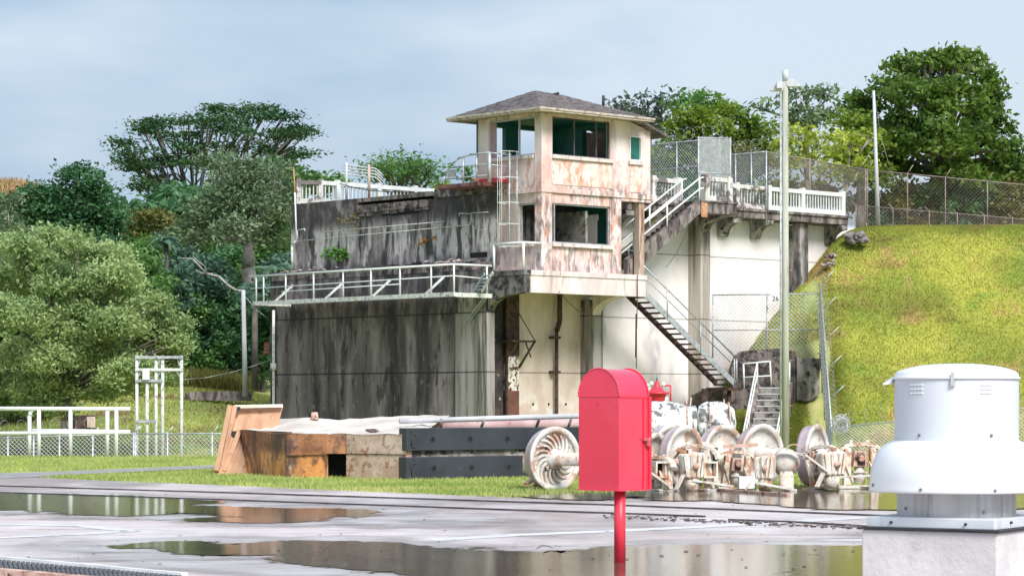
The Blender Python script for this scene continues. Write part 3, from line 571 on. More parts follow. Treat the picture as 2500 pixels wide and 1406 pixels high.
# rusted column, pipe and bracket platform in the recess
m = MB(); m.bbox(.29,.97,2.3,2.6-.004,3.35,5.9); m.build('rust_column', M['dark_metal'], bl)['label'] = 'dark rusted upper part of steel column'
m = MB(); m.bbox(.31,.96,2.31,2.59,2.02,3.349); m.build('rust_column', M['peel'], bl)['label'] = 'peeling white middle of steel column'
m = MB(); m.bbox(.31,.96,2.30,2.59,-2.5,2.018); m.build('rust_column', M['brown'], bl)['label'] = 'plain brown foot of steel column'
m = MB(); m.bbox(.22,.305,2.2,2.30,-2.5,5.8); m.build('column_flange', M['dark_metal'], bl)
m = MB(); z1 = zAt(832,.9,2); m.bbox(.05,1.35,1.75,2.29,z1-.05,z1+.02)
m.tube(B(.9,2.25,5.0),B(1.33,1.8,z1),.02); m.tube(B(.9,2.25,2.9),B(1.33,1.8,z1),.05); m.tube(B(.1,2.2,3.1),B(.5,1.8,z1),.03); m.tube(B(1.0,2.0,z1),B(1.3,2.0,3.3),.03)
m.build('iron_shelf', M['dark_metal'], bl)
m = MB(); sp = sR(1359,2.4); m.tube(B(sp,2.40,4.35),B(sp,2.40,-2.2),.07,10); m.path([B(sp+.12,2.35,5.8),B(sp+.12,2.35,4.75),B(sp,2.4,4.35)],.10,8)
for zz in (4.1,2.75,1.0): m.bbox(sp-.25,sp+.15,2.32,2.58,zz-.05,zz+.05)
m.build('drain_pipe', M['dark_metal'], bl)
m = MB()
for u in (1303,1341,1383): m.tube(B(sR(u,2.55),2.57,1.5),B(sR(u,2.55),2.62,1.5),.045,8)
m.build('bolt_hole', M['black'], bl)
m = MB(); pe = B(-1.22,15.1,0)
m.tube((pe.x,pe.y,-2),(pe.x,pe.y,5.4),.06,8); m.tube((pe.x,pe.y,2.9),(pe.x,pe.y,3.2),.13,8); m.build('corner_pipe', M['old_white'], bl)
# conduits on the upper wall
m = MB(); q = lambda u, v, s=-.22: B(s, tL(u,s), zAt(v, s, tL(u,s)))
m.path([q(724,589),q(1146,549),q(1150,541),q(1150,522),q(1121,521),q(1121,527)],.018,6); m.path([q(1150,520),q(1192,518)],.018,6)
m.path([q(778,567),q(1084,541)],.018,6); m.path([q(727,585),q(726,562),q(744,559),q(744,565)],.018,6); m.path([q(1148,545),q(1165,562),q(1188,560)],.008,5)
m.build('conduit', M['old_white'], bl)
m = MB(); m.path([q(713,655,-.28),q(713,598,-.28),q(722,590,-.28)],.05,8); m.build('vent_pipe', M['old_white'], bl)
# upper balcony slab with red-brown edge
m = MB(); m.bbox(-1.25,-.02,2.15,4.6,9.80,9.93); m.build('balcony_slab', M['red_brown'], bl)
m = MB(); m.bbox(-.6,-.02,1.7,2.9,9.935,10.10); m.build('balcony_step', surf('red_painted_step', (.45,.03,.05), (.5,.05,.07), 3, rough=.6), bl)

# ================================================================== CONTROL TOWER
ct = thing('control_tower', B(0,0,6.51), 'two-storey cream control tower with hipped shingle roof and open glassless windows', 'control tower')
T1, S1, S2 = 3.49, 4.17, 5.81
zf = 9.58; hz0, hz1 = 10.92, 12.36; lz0, lz1 = 7.6, 9.10
rw = (sR(1348,0), sR(1490,0)); lw_u = (tL(1306,0), tL(1196,0)); lw_l = (tL(1306,0), tL(1266,0))
th = .22
m = MB(); wall(m, 0, S1, 6.51, zf, [(rw[0],rw[1],lz0,lz1)], lambda a,b,c,d: m.bbox(a,b,0,th,c,d)); m.build('lower_front_wall', M['tower'], ct)
m = MB(); wall(m, 0, S1, zf+.001, 12.5, [(rw[0],rw[1],hz0,hz1)], lambda a,b,c,d: m.bbox(a,b,-.015,th,c,d)); m.build('upper_front_wall', M['tower'], ct)
m = MB(); m.bbox(rw[0]-.02,rw[1]+.05,-.035,-.016,zf+.22,hz0-.2); m.build('red_panel', M['tower_red'], ct)['label'] = 'panel with peeling red paint'
m = MB(); wall(m, th+.001, T1, 6.51, zf, [(lw_l[0],lw_l[1],lz0,lz1)], lambda a,b,c,d: m.bbox(0,th,a,b,c,d)); m.build('lower_side_wall', M['tower_side'], ct)
m = MB(); wall(m, th+.001, T1, zf+.001, 12.5, [(lw_u[0],lw_u[1],hz0,hz1)], lambda a,b,c,d: m.bbox(-.015,th,a,b,c,d)); m.build('upper_side_wall', M['tower'], ct)
m = MB(); wall(m, 0, S1, zf, 12.5, [(.45,1.35,10.6,12.25),(2.0,3.4,10.95,12.25)], lambda a,b,c,d: m.bbox(a,b,T1,T1+th,c,d)); m.bbox(0,S1,T1,T1+th,6.51,zf-.001); m.build('rear_wall', M['teal'], ct)
m = MB(); wall(m, th+.002, T1-.002, 6.51, 12.5, [(.7,1.9,11.0,12.2),(1.0,2.6,7.2,8.9)], lambda a,b,c,d: m.bbox(S1-th,S1-.001,a,b,c,d)); m.build('inner_wall', M['teal'], ct)
# corner pillars proud of the walls
m = MB(); c1 = sR(1346,0); c2 = tL(1308,0)
m.bbox(-.05,c1,-.05,-.001,6.53,zf-.1); m.bbox(-.05,-.001,0,c2,6.53,zf-.1); m.bbox(-.055,c1,-.055,-.016,zf+.1,12.45); m.bbox(-.055,-.016,-.0,c2,zf+.1,12.45)
m.bbox(rw[1]+.06,S1+.0,-.04,-.001,6.53,zf-.1); m.bbox(rw[1]+.06,S1+.35,-.055,-.016,zf+.1,12.45); m.bbox(-.055,-.016,lw_u[1]+.02,T1+.05,zf+.1,12.45)
m.build('pillar', M['tower'], ct)
m = MB(); m.bbox(-.09,S2+.03,-.09,-.056,zf-.10,zf+.10); m.bbox(-.09,-.056,-.055,T1+.05,zf-.10,zf+.10); m.build('belt_course', M['tower'], ct)
m = MB()                                                              # sills
for (a,b,z) in ((rw[0],rw[1],hz0),(rw[0],rw[1],lz0)): m.bbox(a-.06,b+.08,-.13,-.057,z-.14,z-.005)
for (a,b,z) in ((lw_u[0],lw_u[1],hz0),(lw_l[0],lw_l[1],lz0)): m.bbox(-.13,-.057,a-.0,b+.05,z-.14,z-.005)
m.build('sill', M['slab'], ct)
# floors, ceiling
m = MB(); m.bbox(th,S1-th,th,T1,zf-.08,zf+.05); m.build('floor_slab', M['inner'], ct)
m = MB(); m.bbox(th,S1-th,th,T1,12.38,12.46); m.build('ceiling', M['teal'], ct)
m = MB(); m.bbox(th+.01,S1-th-.01,T1-.03,T1-.004,6.52,zf-.09); m.bbox(2.5,2.62,th,T1-.04,6.52,8.9); m.build('lower_interior', M['inner'], ct)
m = MB(); m.path([B(.9,1.2,6.6),B(.9,1.2,8.2),B(.75,1.2,8.7),B(.95,1.2,9.4)],.09,8); m.bbox(1.7,1.95,1.8,2.0,6.52,9.0); m.build('interior_pipe', M['gasket'], ct)
def frame(a, b, z0, z1, mull, horiz, side=False, off=.10, w=.035):
    mm = MB()
    def bar(p, q, r, s_):
        if side: mm.bbox(off-w,off+w,p,q,r,s_)
        else: mm.bbox(p,q,off-w,off+w,r,s_)
    e = .004
    bar(a+e,b-e,z0+e,z0+.05); bar(a+e,b-e,z1-.06,z1-e); bar(a+e,a+.05,z0+.051,z1-.061); bar(b-.05,b-e,z0+.051,z1-.061)
    for k in mull: x = a+(b-a)*k; bar(x-.022,x+.022,z0+.051,z1-.061)
    return mm
frame(rw[0],rw[1],hz0,hz1,(.4,.78),()).build('window_frame', surf('dark_window_frame', (.04,.05,.05), (.1,.1,.1), 4, rough=.6), ct)
frame(rw[0],rw[1],lz0,lz1,(.06,),()).build('window_frame', M['galv'], ct)
frame(lw_u[0],lw_u[1],hz0,hz1,(.38,),(),True).build('window_frame', M['galv'], ct)
frame(lw_l[0],lw_l[1],lz0,lz1,(),(),True).build('window_frame', M['galv'], ct)
m = MB(); m.bbox(.02,.06,tL(1210,0),tL(1197,0)-.02,hz0+.02,hz1-.1); m.build('side_panel', surf('mauve_board', (.40,.26,.30), (.46,.32,.36), 3, rough=.7), ct)
# white door/window seen inside lower storey
m = MB(); a0 = sR(1462,1.2); a1 = sR(1488,1.2)
for x in (a0,(a0+a1)/2,a1): m.bbox(x-.025,x+.025,1.2,1.25,7.3,8.65)
for z in (7.3,7.75,8.2,8.65): m.bbox(a0,a1,1.205,1.245,z-.025,z+.025)
m.build('inner_window_frame', M['dark_metal'], ct)
m = MB(); m.bbox(a0,a1,1.26,1.28,7.3,8.65); m.build('inner_window_pane', surf('milky_glass', (.7,.68,.66), (.75,.74,.72), 2, rough=.4), ct)
# extension
m = MB(); ew = (sR(1537,0), sR(1565,0)); wall(m, S1+.36, S2, zf+.001, 12.2, [(ew[0],ew[1],10.94,11.93)], lambda a,b,c,d: m.bbox(a,b,0.0,th,c,d))
m.bbox(S1+.001,S1+.358,0,th,zf+.001,12.4); m.bbox(S2-th,S2,th+.001,2.2,zf+.001,11.9); m.bbox(S1,S2,.23,2.6,zf-.12,zf+.0); m.bbox(S1+.02,S2,-.055,.22,zf-.22,zf)
m.bbox(S1+.1,S2-th-.01,2.21,2.3,zf+.001,12.2); m.build('extension_wall', M['tower'], ct)
m = MB(); m.bbox(ew[0]-.01,ew[1]+.02,-.02,-.001,zf+.15,10.78); m.build('red_panel', M['tower_red'], ct)['label'] = 'narrow brick-red patch below small window'
m = MB(); m.bbox(ew[0]-.02,ew[1]+.02,.08,.12,10.94,11.93); m.build('shutter', M['teal'], ct)
m = MB(); e = .04; m.bbox(ew[0],ew[0]+e,-.03,.07,10.95,11.92); m.bbox(ew[1]-e,ew[1],-.03,.07,10.95,11.92); m.bbox(ew[0]+e,ew[1]-e,-.03,.07,11.87,11.92); m.bbox(ew[0]+e,ew[1]-e,-.03,.07,10.95,11.0); m.build('window_frame', M['white_paint'], ct)
m = MB(); m.bbox(ew[0]-.08,ew[1]+.08,-.09,-.031,10.80,10.935); m.build('sill', M['slab'], ct)
m = MB(); cs = sR(1562,.15); m.bbox(cs-.17,cs+.12,.02,.30,6.52,zf-.23); m.build('support_column', M['column'], ct)
# hip roof
o = .92
def roofmb():
    mm = MB(); z0, zr = 12.52, 13.55; a0,a1,b0,b1 = -o, S1+o, -o, T1+o
    r0, r1 = B(1.30, 1.75, zr), B(2.62, 1.75, zr-.06)
    c = [B(a0,b0,z0),B(a1,b0,z0),B(a1,b1,z0),B(a0,b1,z0)]
    N = 9
    def quad(p, q, r, s_):             # shingle courses with small steps
        for i in range(N):
            k0, k1 = i/N, (i+1)/N; lift = Vector((0,0,.02))
            A = p.lerp(s_, k0)+lift; Bq = q.lerp(r, k0)+lift; C = q.lerp(r, k1)+lift*.2; D = p.lerp(s_, k1)+lift*.2
            mm.add([A,Bq,C,D],[(0,1,2,3)])
            if i: mm.add([A-lift*.8,Bq-lift*.8,Bq,A],[(0,1,2,3)])
    quad(c[0],c[1],r1,r0); quad(c[1],c[2],r1,r1); quad(c[2],c[3],r0,r1); quad(c[3],c[0],r0,r0)
    return mm
rf = roofmb().build('roof', M['roof'], ct)
m = MB(); a0,a1,b0,b1 = -o, S1+o, -o, T1+o
m.bbox(a0,a1,b0,b0+.03,12.40,12.53); m.bbox(a0,a0+.03,b0+.031,b1,12.40,12.53); m.bbox(a1-.03,a1,b0+.031,b1,12.40,12.53); m.bbox(a0+.031,a1-.031,b1-.03,b1,12.40,12.53)
m.bbox(a0-.03,a1+.03,b0-.035,b0-.002,12.47,12.545); m.bbox(a0-.035,a0-.002,b0,b1,12.47,12.545)
f = m.build('fascia', M['fascia'], rf)
m = MB(); m.bbox(a0+.04,a1-.04,b0+.04,b1-.04,12.47,12.49); m.build('soffit', M['fascia'], rf)
m = MB(); m.prism([B(S1+.9,-.35,12.42),B(6.45,-.35,11.93),B(6.45,-.35,12.01),B(S1+.9,-.35,12.50)], B(0,3.2,0)-B(0,0,0)); m.build('lean_to_roof', M['roof'], ct)
m = MB(); m.prism([B(S1+.36,0.0,12.201),B(S2,0.0,12.201-.02),B(S2,0.0,12.16),B(S1+.36,.0,12.5)], B(0,.2,0)-B(0,0,0)); m.build('gable_infill', M['tower'], ct)
m = MB(); p = px(1473,262,100.6); m.tube(p, p+Vector((0,0,.45)), .055, 8); m.build('flue_pipe', M['gasket'], ct)
m = MB(); p = px(1355,229,99.5); m.tube(p-Vector((.1,0,.05)), p+Vector((.16,0,.02)), .05, 6); m.build('ridge_cap', M['gasket'], rf)

# ================================================================== railings, stairs, ladder
def pipe_rail(P, zs, post_at, r, mb, pr=None):
    for dz in zs: mb.path([p+Vector((0,0,dz)) for p in P], r, 6)
W = 1.98; so = -1.15-W; tc_ = 1.42
dk = thing('side_walkway', B(so,8,5.66), 'long white steel walkway with pipe railing along the black-stained wall', 'walkway')
zd0, zd1 = 5.52, 5.66; t_end = tL(617, so)
m = MB(); m.bbox(so,so+.07,tc_,t_end,zd0,zd1+.02); m.bbox(so+.071,-1.22,tc_,tc_+.07,zd0-.02,zd1); m.bbox(so+.071,-1.22,t_end-.07,t_end,zd0,zd1); m.build('edge_channel', M['old_white'], dk)
m = MB()
for i in range(40): a = tc_+.1+i*(t_end-tc_-.2)/40; m.bbox(so+.075,-1.22,a,a+.2,zd1-.05,zd1-.01)
m.build('deck_grating', M['galv'], dk)
us = [624,642,696,764,836,904,975,1051]; m = MB(); tops = 1.05
for u in us: tt = tL(u, so); m.tube(B(so+.035,tt,zd1), B(so+.035,tt,zd1+tops), .035, 8)
m.tube(B(so+.04,tc_+.04,zd1),B(so+.04,tc_+.04,zd1+tops),.035,8)
sE = -1.3; m.tube(B(-1.45,tc_+.04,zd1),B(-1.45,tc_+.04,zd1+tops),.035,8); m.build('railing_post', M['white_paint'], dk)
m = MB(); pth = [B(so+.035,t_end+.25,zd1+tops),B(so+.035,tc_+.04,zd1+tops),B(-1.22,tc_+.04,zd1+tops)]
m.path(pth,.04,8); m.build('top_rail', M['white_paint'], dk)
m = MB(); m.path([B(so+.035,t_end+.2,zd1+.55),B(so+.035,tc_+.04,zd1+.62),B(-1.3,tc_+.04,zd1+.55)],.022,6); m.build('middle_rail', M['white_paint'], dk)
for u in (668,790,905,1035):
    tt = tL(u, so); m = MB(); m.beam(B(so+.06,tt,zd1-.02), B(so+.90,tt-.1,zd1+.66), .07, .07); m.build('diagonal_brace', M['old_white'], dk)
m = MB(); m.path([B(-1.9,t_end-.3,zd1+.45),B(-1.9,6,zd1+.5)],.022,6); m.build('inner_rail', M['white_paint'], dk)
m = MB(); tt = 1.7; m.beam(B(-1.55,tc_+.1,zd0),B(-1.25,tc_+1.55,zd0-.95),.04,.05); m.beam(B(-1.42,tc_+.1,zd0),B(-1.24,tc_+1.35,zd0-.95),.04,.05); m.build('lower_strut', M['galv'], dk)
# little steps up to the platform
st = thing('short_stair', B(-1.6,2.2,5.66), 'short steel steps climbing from the walkway end to the platform', 'stairs')
m = MB(); q0 = px(1157,712,97.3); q1 = px(1183,668,96.6); q2 = px(1176,712,96.6); q3 = px(1203,665,96.0)
m.beam(q0,q1,.04,.1); m.build('stringer', M['galv'], st); m = MB(); m.beam(q2,q3,.04,.1); m.build('stringer', M['old_white'], st)
m = MB()
for i in range(5): k = (i+.6)/5.4; m.beam(q0.lerp(q1,k),q2.lerp(q3,k),.2,.03)
m.build('tread', M['galv'], st)
# platform guard rail at the left end
g = thing('platform_guardrail', B(-1.1,.4,6.51), 'white pipe guardrail on the platform end below the ladder', 'railing')
z = 6.51; m = MB(); hgt = 1.02
A, Bb, C = B(-1.1,1.45,z), B(-1.1,-.2,z), B(-.25,-.25,z); up = Vector((0,0,hgt))
m.path([A-Vector((0,0,.0)),A+up,Bb+up,C+up],.045,8); m.build('top_rail', M['white_paint'], g); m = MB(); m.tube(Bb,Bb+up,.05,8); m.build('post', M['white_paint'], g)
# caged ladder
ld = thing('caged_ladder', B(-.35,1.6,6.9), 'tall thin cage ladder fixed to the tower side from platform to balcony', 'ladder')
ta, tb = tL(1262,-.35), tL(1243,-.35); zb_, zt_ = 6.75, zAt(370,-.35,ta)
m = MB()
for tt in (ta, tb): m.tube(B(-.35,tt,zb_), B(-.35,tt,zt_), .028, 6)
m.build('side_rail', M['galv'], ld); m = MB(); z = zb_+.2
while z < zt_-.1: m.tube(B(-.35,ta,z), B(-.35,tb,z), .014, 5); z += .28
m.build('rung', M['galv'], ld)
m = MB(); cc = B(-.35-.38,(ta+tb)/2,0)
for z in (zt_-.02, zt_-1.0, zt_-1.95, zt_-2.75, zt_-3.6):
    pts = [B(-.35-.72*math.sin(a), (ta+tb)/2+.36*math.cos(a), z) for a in [math.pi*i/10 for i in range(11)]]; m.path(pts, .014, 5)
for a in (.6,1.2,1.9,2.5):
    s_, t_ = -.35-.72*math.sin(a), (ta+tb)/2+.36*math.cos(a); m.tube(B(s_,t_,zt_-3.6),B(s_,t_,zt_),.010,5)
m.build('safety_cage', M['white_paint'], ld)
# curved balcony railing
br = thing('balcony_railing', B(-1.1,3.5,9.93), 'curved grey pipe railing on the red-edged balcony left of the tower', 'railing')
sb = -1.2; tA, tB = tL(1195,sb), tL(1082,sb); zb = 9.93
m = MB()
def crv(dz): 
    return [B(sb,tA,zb+dz),B(sb,tB-1.0,zb+dz),B(sb,tB-.55,zb+dz-.06),B(sb,tB-.2,zb+dz-.28)]
zt = zAt(373,sb,tA)-zb; L = tB-tA
pts = [B(sb,tA,zb+zt),B(sb,tA+L*.42,zb+zt),B(sb,tA+L*.68,zb+zt-.10),B(sb,tA+L*.88,zb+zt-.38),B(sb,tA+L*.97,zb+zt-.72),B(sb,tA+L,zb-.1)]
m.path(pts,.04,8); m.build('top_rail', M['galv'], br)
m = MB(); m.path([B(sb,tA,zb+zt-.42),B(sb,tA+L*.9,zb+zt-.42)],.03,6); m.path([B(sb,tA,zb+zt-.84),B(sb,tA+L*.97,zb+zt-.84)],.03,6); m.build('middle_rail', M['galv'], br)
m = MB()
for k in (.001,.27,.56): m.tube(B(sb,tA+L*k,zb-.05), B(sb,tA+L*k,zb+zt+(.0 if k < .5 else -.04)), .04 if k > .1 else .07, 8)
m.tube(B(-.35,tA-.2,zb),B(-.35,tA-.2,zb+zt),.06,8); m.build('post', M['galv'], br)
m = MB(); m.path([B(sb,tA,zb+zt),B(-.35,tA-.2,zb+zt-.05)],.03,6); m.path([B(sb,tA,zb+zt-.45),B(-.35,tA-.2,zb+zt-.5)],.03,6); m.build('return_rail', M['galv'], br)
m = MB(); m.bbox(sb-.02,sb,tA+L*.72,tA+L*.9,zb+zt-.78,zb+zt-.50); m.build('notice_board', surf('grey_notice', (.3,.31,.32), (.4,.4,.41), 5, rough=.6), br)
# ================================================================== bridge balustrades
def balustrade(label, pts, posts, mat, h=1.0, gap=.17, group='balustrades on the bridge deck', thickpost=.2):
    """pts: two world points at deck level; posts: fractions"""
    a, b = Vector(pts[0]), Vector(pts[1]); d = (b-a); L = d.length; d = d.normalized(); up = Vector((0,0,1))
    t = thing('balustrade', a, label, 'balustrade', group)
    m = MB(); m.beam(a+up*(h-.10), b+up*(h-.10), .16, .17); m.build('top_rail', mat, t)
    m = MB(); m.beam(a+up*.12, b+up*.12, .15, .2); m.build('bottom_rail', mat, t)
    for k in posts:
        p = a+d*L*k; m = MB(); m.beam(p, p+up*(h+.06), thickpost, thickpost, up=(d.x,d.y,0)); m.build('post', mat, t)
    n = int(L/gap); m = MB()
    for i in range(1, n):
        p = a+d*(i*L/n); m.beam(p+up*.221, p+up*(h-.186), .045, .045, up=(d.x,d.y,0))
    m.build('balusters', mat, t); return t
tb_ = 1.74; zk = 9.60
def Ks(u, t=tb_): return sR(u, t)
balustrade('white balustrade at the far right end of the bridge deck, three posts', (B(Ks(1876),tb_,zk),B(Ks(2056),tb_,zk)), (.0,.45,1), M['balus_white'])
balustrade('dark-stained balustrade on the deck behind the chain-link panels, left of the white one', (B(Ks(1780),tb_,zk),B(Ks(1868),tb_,zk)), (.0,.2), M['balus'])
balustrade('short balustrade at the stair landing with a dark left post', (B(Ks(1722,.6),.6,9.67),B(Ks(1778,.6),.6,9.67)), (0,1), M['balus'], thickpost=.26)
balustrade('balustrade between the tower and the upper stair with maroon posts', (B(Ks(1592),tb_,zk),B(Ks(1654),tb_,zk)), (.02,1), M['balus'], thickpost=.24)
tk = 14.4
balustrade('long white rear balustrade above the dark upper wall', (B(.75,tk,9.87),B(sR(1075,tk),tk,9.87)), ((.13),.47,.78), M['balus_white'], gap=.2)
balustrade('short broken rear balustrade with rusty posts at the upper left corner', (B(-.05,tk+.5,9.87),B(.72,tk,9.87)), (0,1), M['balus'], gap=.15)
# pipe racks behind the rear balustrade
t = thing('pipe_rack', B(2.3,13.5,9.8), 'four bent grey pipes on two posts above the rear balustrade', 'pipes')
Yq = 107.5; m = MB()
for i, (va, vb) in enumerate(((403,410),(410,417),(417,424),(425,432))):
    m.path([px(838-i*2,va,Yq),px(901,vb,Yq),px(915,vb+1,Yq),px(922,vb+6,Yq),px(936,vb+20,Yq)],.028,6)
m.build('pipe', M['pole_grey'], t)
m = MB(); m.tube(px(846,397,Yq),px(846,497,Yq),.05,8); m.build('post', M['pole_grey'], t); m = MB(); m.tube(px(901,402,Yq),px(901,497,Yq),.06,8); m.build('post', M['column'], t)
m = MB(); pts = [px(u, v, 106.3) for u, v in ((830,449),(860,457),(900,465),(940,468),(1000,471),(1058,468))]; m.path(pts, .02, 5); tag(m.build('sagging_cable', M['gasket']), 'dark cable sagging in front of the rear balustrade', 'cable')
# mast at the left corner
t = thing('corner_mast', B(-.2,15.0,6.9), 'thin white mast with rusty tip at the left corner of the upper wall', 'mast')
m = MB(); m.tube(px(724,592,106.6),px(720,470,106.6),.035,6); m.build('pole', M['white_paint'], t); m = MB(); m.tube(px(720,470,106.6),px(717,408,106.6),.035,6,.02); m.build('tip', surf('orange_rust_paint', (.6,.3,.12), (.7,.4,.2), 4), t)
m = MB(); 
for i in range(6): a = i*1.05; p = px(717,406,106.6); m.tube(p, p+Vector((.24*math.cos(a),.24*math.sin(a),.03*(-1)**i)), .014, 4)
m.build('crown', M['gasket'], t)

# ================================================================== upper concrete stair
us_ = thing('upper_stair', B(7,1,6.6), 'heavy dark concrete stair from tower platform to bridge deck with white pipe handrails', 'staircase')
def sz(u, v, t): s_ = sR(u, t); return s_, zAt(v, s_, t)
sa, za_ = sz(1709,488,.4); sb_, zb2 = sz(1581,593,.4); sc, zc = sz(1712,518,.4); sd, zd = sz(1584,636,.4)
k_top = (za_-zb2)/(sa-sb_); k_bot = (zc-zd)/(sc-sd)
se = 4.95; ze_t = zb2+(se-sb_)*k_top; ze_b = max(6.52, zd+(se-sd)*k_bot)
s_lo = sd+(6.52-zd)/k_bot
def stringer(t0, t1, mat):
    mm = MB(); pts = [B(9.098,t0,za_+(9.098-sa)*k_top), B(se,t0,ze_t), B(se,t0,6.53)] + ([B(s_lo,t0,6.53)] if s_lo > se else []) + [B(9.098,t0,max(9.0,zc+(9.098-sc)*k_bot-.0))]
    mm.prism(pts, B(0,t1,0)-B(0,t0,0)); return mm.build('stringer', mat, us_)
stringer(.40,.62,M['deck_conc']); stringer(1.32,1.50,M['deck_conc'])
m = MB(); n = 15
for i in range(n):
    s0 = se+(9.1-se)*i/n; z0 = ze_t+(za_-ze_t)*i/n*.98-.12; m.bbox(s0,s0+(9.1-se)/n*1.15,.621,1.319,z0-.07,z0-.005)
m.build('tread', M['ledge'], us_)
for tt in (.45,1.42):
    m = MB()
    for dz in (.88,.45): m.path([B(9.3,tt,za_+dz+.04),B(9.05,tt,za_+dz-.02),B(se-.3,tt,ze_t+dz-.22)],.035,7)
    m.build('handrail', M['white_paint'], us_)
    m = MB()
    for s0 in (9.05,7.2,5.35): zz = ze_t+(s0-se)*k_top; m.tube(B(s0,tt,zz-.1),B(s0,tt,zz+.9),.035,7)
    m.build('rail_post', M['white_paint'], us_)
m = MB(); 
for (ua,va,ub,vb) in ((1519,590,1562,545),(1519,612,1562,572),(1519,640,1562,603),(1519,637,1560,640),(1519,611,1560,613),(1535,600,1535,660)): m.tube(px(ua,va,101.3),px(ub,vb,101.3),.03,6)
m.build('lower_rail', M['white_paint'], us_)
m = MB(); pts = [B(8.9,.38,9.2),B(8.3,.3,8.6),B(7.6,.28,7.5),B(7.0,.3,6.9)]; m.path(pts,.012,4); m.build('loose_wire', M['gasket'], us_)

# ================================================================== steel stair down the bright wall
ss_ = thing('steel_stair', B(8,.5,2.2), 'long open-tread galvanised steel stair running down the sunlit cream wall', 'staircase')
s0_, z0_ = 5.32, zAt(697,5.32,.1); s1_ = sR(1793,.1); z1_ = zAt(936,s1_,.1)
def sl(s_): return z0_+(s_-s0_)*(z1_-z0_)/(s1_-s0_)
m = MB(); m.beam(B(s0_,.1,z0_-.12), B(s1_,.1,z1_-.0), .05, .24, up=(0,0,1)); m.build('stringer', M['galv'], ss_)['label'] = 'bright near stringer'
m = MB(); m.beam(B(s0_-.1,1.0,z0_-.12), B(s1_-.1,1.0,z1_-.0), .05, .22); m.build('stringer', M['dark_metal'], ss_)
m = MB(); N = 19
for i in range(N):
    k = (i+.5)/N; s_ = s0_+(s1_-s0_)*k; z = z0_+(z1_-z0_)*k-.12; m.bbox(s_-.18,s_+.12,.14,.97,z-.055,z+.01)
m.build('tread', M['dark_metal'], ss_)
m = MB(); 
for dz, r in ((1.02,.03),(.62,.022)): m.path([B(s0_-.03,.07,z0_+dz-.1),B(s1_+.1,.07,z1_+dz-.0)],r,6)
m.build('handrail', M['galv'], ss_)
m = MB()
for k in (0.0,.27,.62,.985): s_ = s0_+(s1_-s0_)*k+.05; m.tube(B(s_,.07,sl(s_)-.15),B(s_,.07,sl(s_)+1.0),.028,6)
m.tube(B(s1_+.1,.07,z1_+1.02),B(s1_+.1,.07,z1_-.1),.03,6); m.build('rail_post', M['galv'], ss_)
m = MB(); m.path([B(s0_,1.05,z0_+.5),B(s1_,1.05,z1_+.6)],.022,6); m.build('far_rail', M['galv'], ss_)
m = MB(); m.bbox(s1_-.5,s1_+.3,-.05,1.2,z1_-.28,z1_-.16); m.tube(B(s1_-.1,.3,z1_-.2),B(s1_-.1,.3,-1),.09,8); m.tube(B(s1_-.9,.9,z1_-.2),B(s1_-.9,.9,-1),.14,8); m.build('foot_support', M['dark_metal'], ss_)
m = MB(); q_ = sR(1549,-.2); m.path([B(q_,-.36,6.5),B(q_,-.36,5.6),B(q_+.02,-.3,4.4),B(q_,-.3,2.9)],.018,5); m.tube(B(q_-.01,-.3,5.0),B(q_-.03,-.3,3.3),.03,5); tag(m.build('hanging_cable', M['dark_metal']), 'dark cable hanging from the platform in front of the cream wall', 'cable')
m = MB(); pts = [B(sR(1364,-.32),-.36,5.75)]+[px(u,v,99) for u,v in ((1385,735),(1410,758),(1440,772))]+[B(4.5,1.85,5.0)]; m.path(pts,.013,4); tag(m.build('sagging_wire', M['gasket']), 'thin wire sagging under the platform to the grey pilaster', 'cable')

# ================================================================== dark landing block and lower steps
t = thing('landing_block', px(1900,985,105.6), 'blackened concrete block behind the foot of the steel stair', 'concrete block')
pl = [(1786,990),(1786,900),(1798,868),(1812,857),(1900,850),(1944,858),(1944,990)]
m = MB(); m.prism([px(u,v,105.6) for u,v in pl], (0,1.4,0)); m.build('main_block', M['ledge'], t)
m = MB(); m.prism([px(u,v,105.4) for u,v in ((1946,978),(1946,873),(2001,875),(2001,960),(1992,972),(1975,980))], (0,1.6,0)); m.build('side_block', M['corbel'], t)
m = MB(); m.prism([px(u,v,105.2) for u,v in ((1690,1100),(1690,965),(1720,950),(1860,948),(1860,1100))], (0,1.2,0)); m.build('stair_base', M['ledge'], t)
ls = thing('lower_steps', gnd(1880,1080), 'dark lower steps with sloping concrete sides and white pipe handrails', 'steps')
d = Vector((-.27,-.96,0)).normalized(); nx_ = Vector((-d.y, d.x, 0)); 
top = px(1888,945,103.6); wid = 1.05; run, n = 4.0, 15; rise = top.z+1.5
m = MB()
for i in range(n):
    p = top+d*(i*run/n); z = top.z-i*rise/n
    a = Vector((p.x,p.y,0)); b = a+d*(run/n*1.02)
    c = [a-nx_*wid/2, b-nx_*wid/2, b+nx_*wid/2, a+nx_*wid/2]
    m.hexa([Vector((q.x,q.y,z-.5)) for q in c],[Vector((q.x,q.y,z)) for q in c])
m.build('step', M['corbel'], ls)
m = MB()
for i in range(n):
    p = top+d*(i*run/n+run/n*1.02+.004); z = top.z-i*rise/n; a = Vector((p.x,p.y,z-.03)); m.beam(a-nx_*wid/2,a+nx_*wid/2,.02,.045)
m.build('step_nosing', M['pole_grey'], ls)
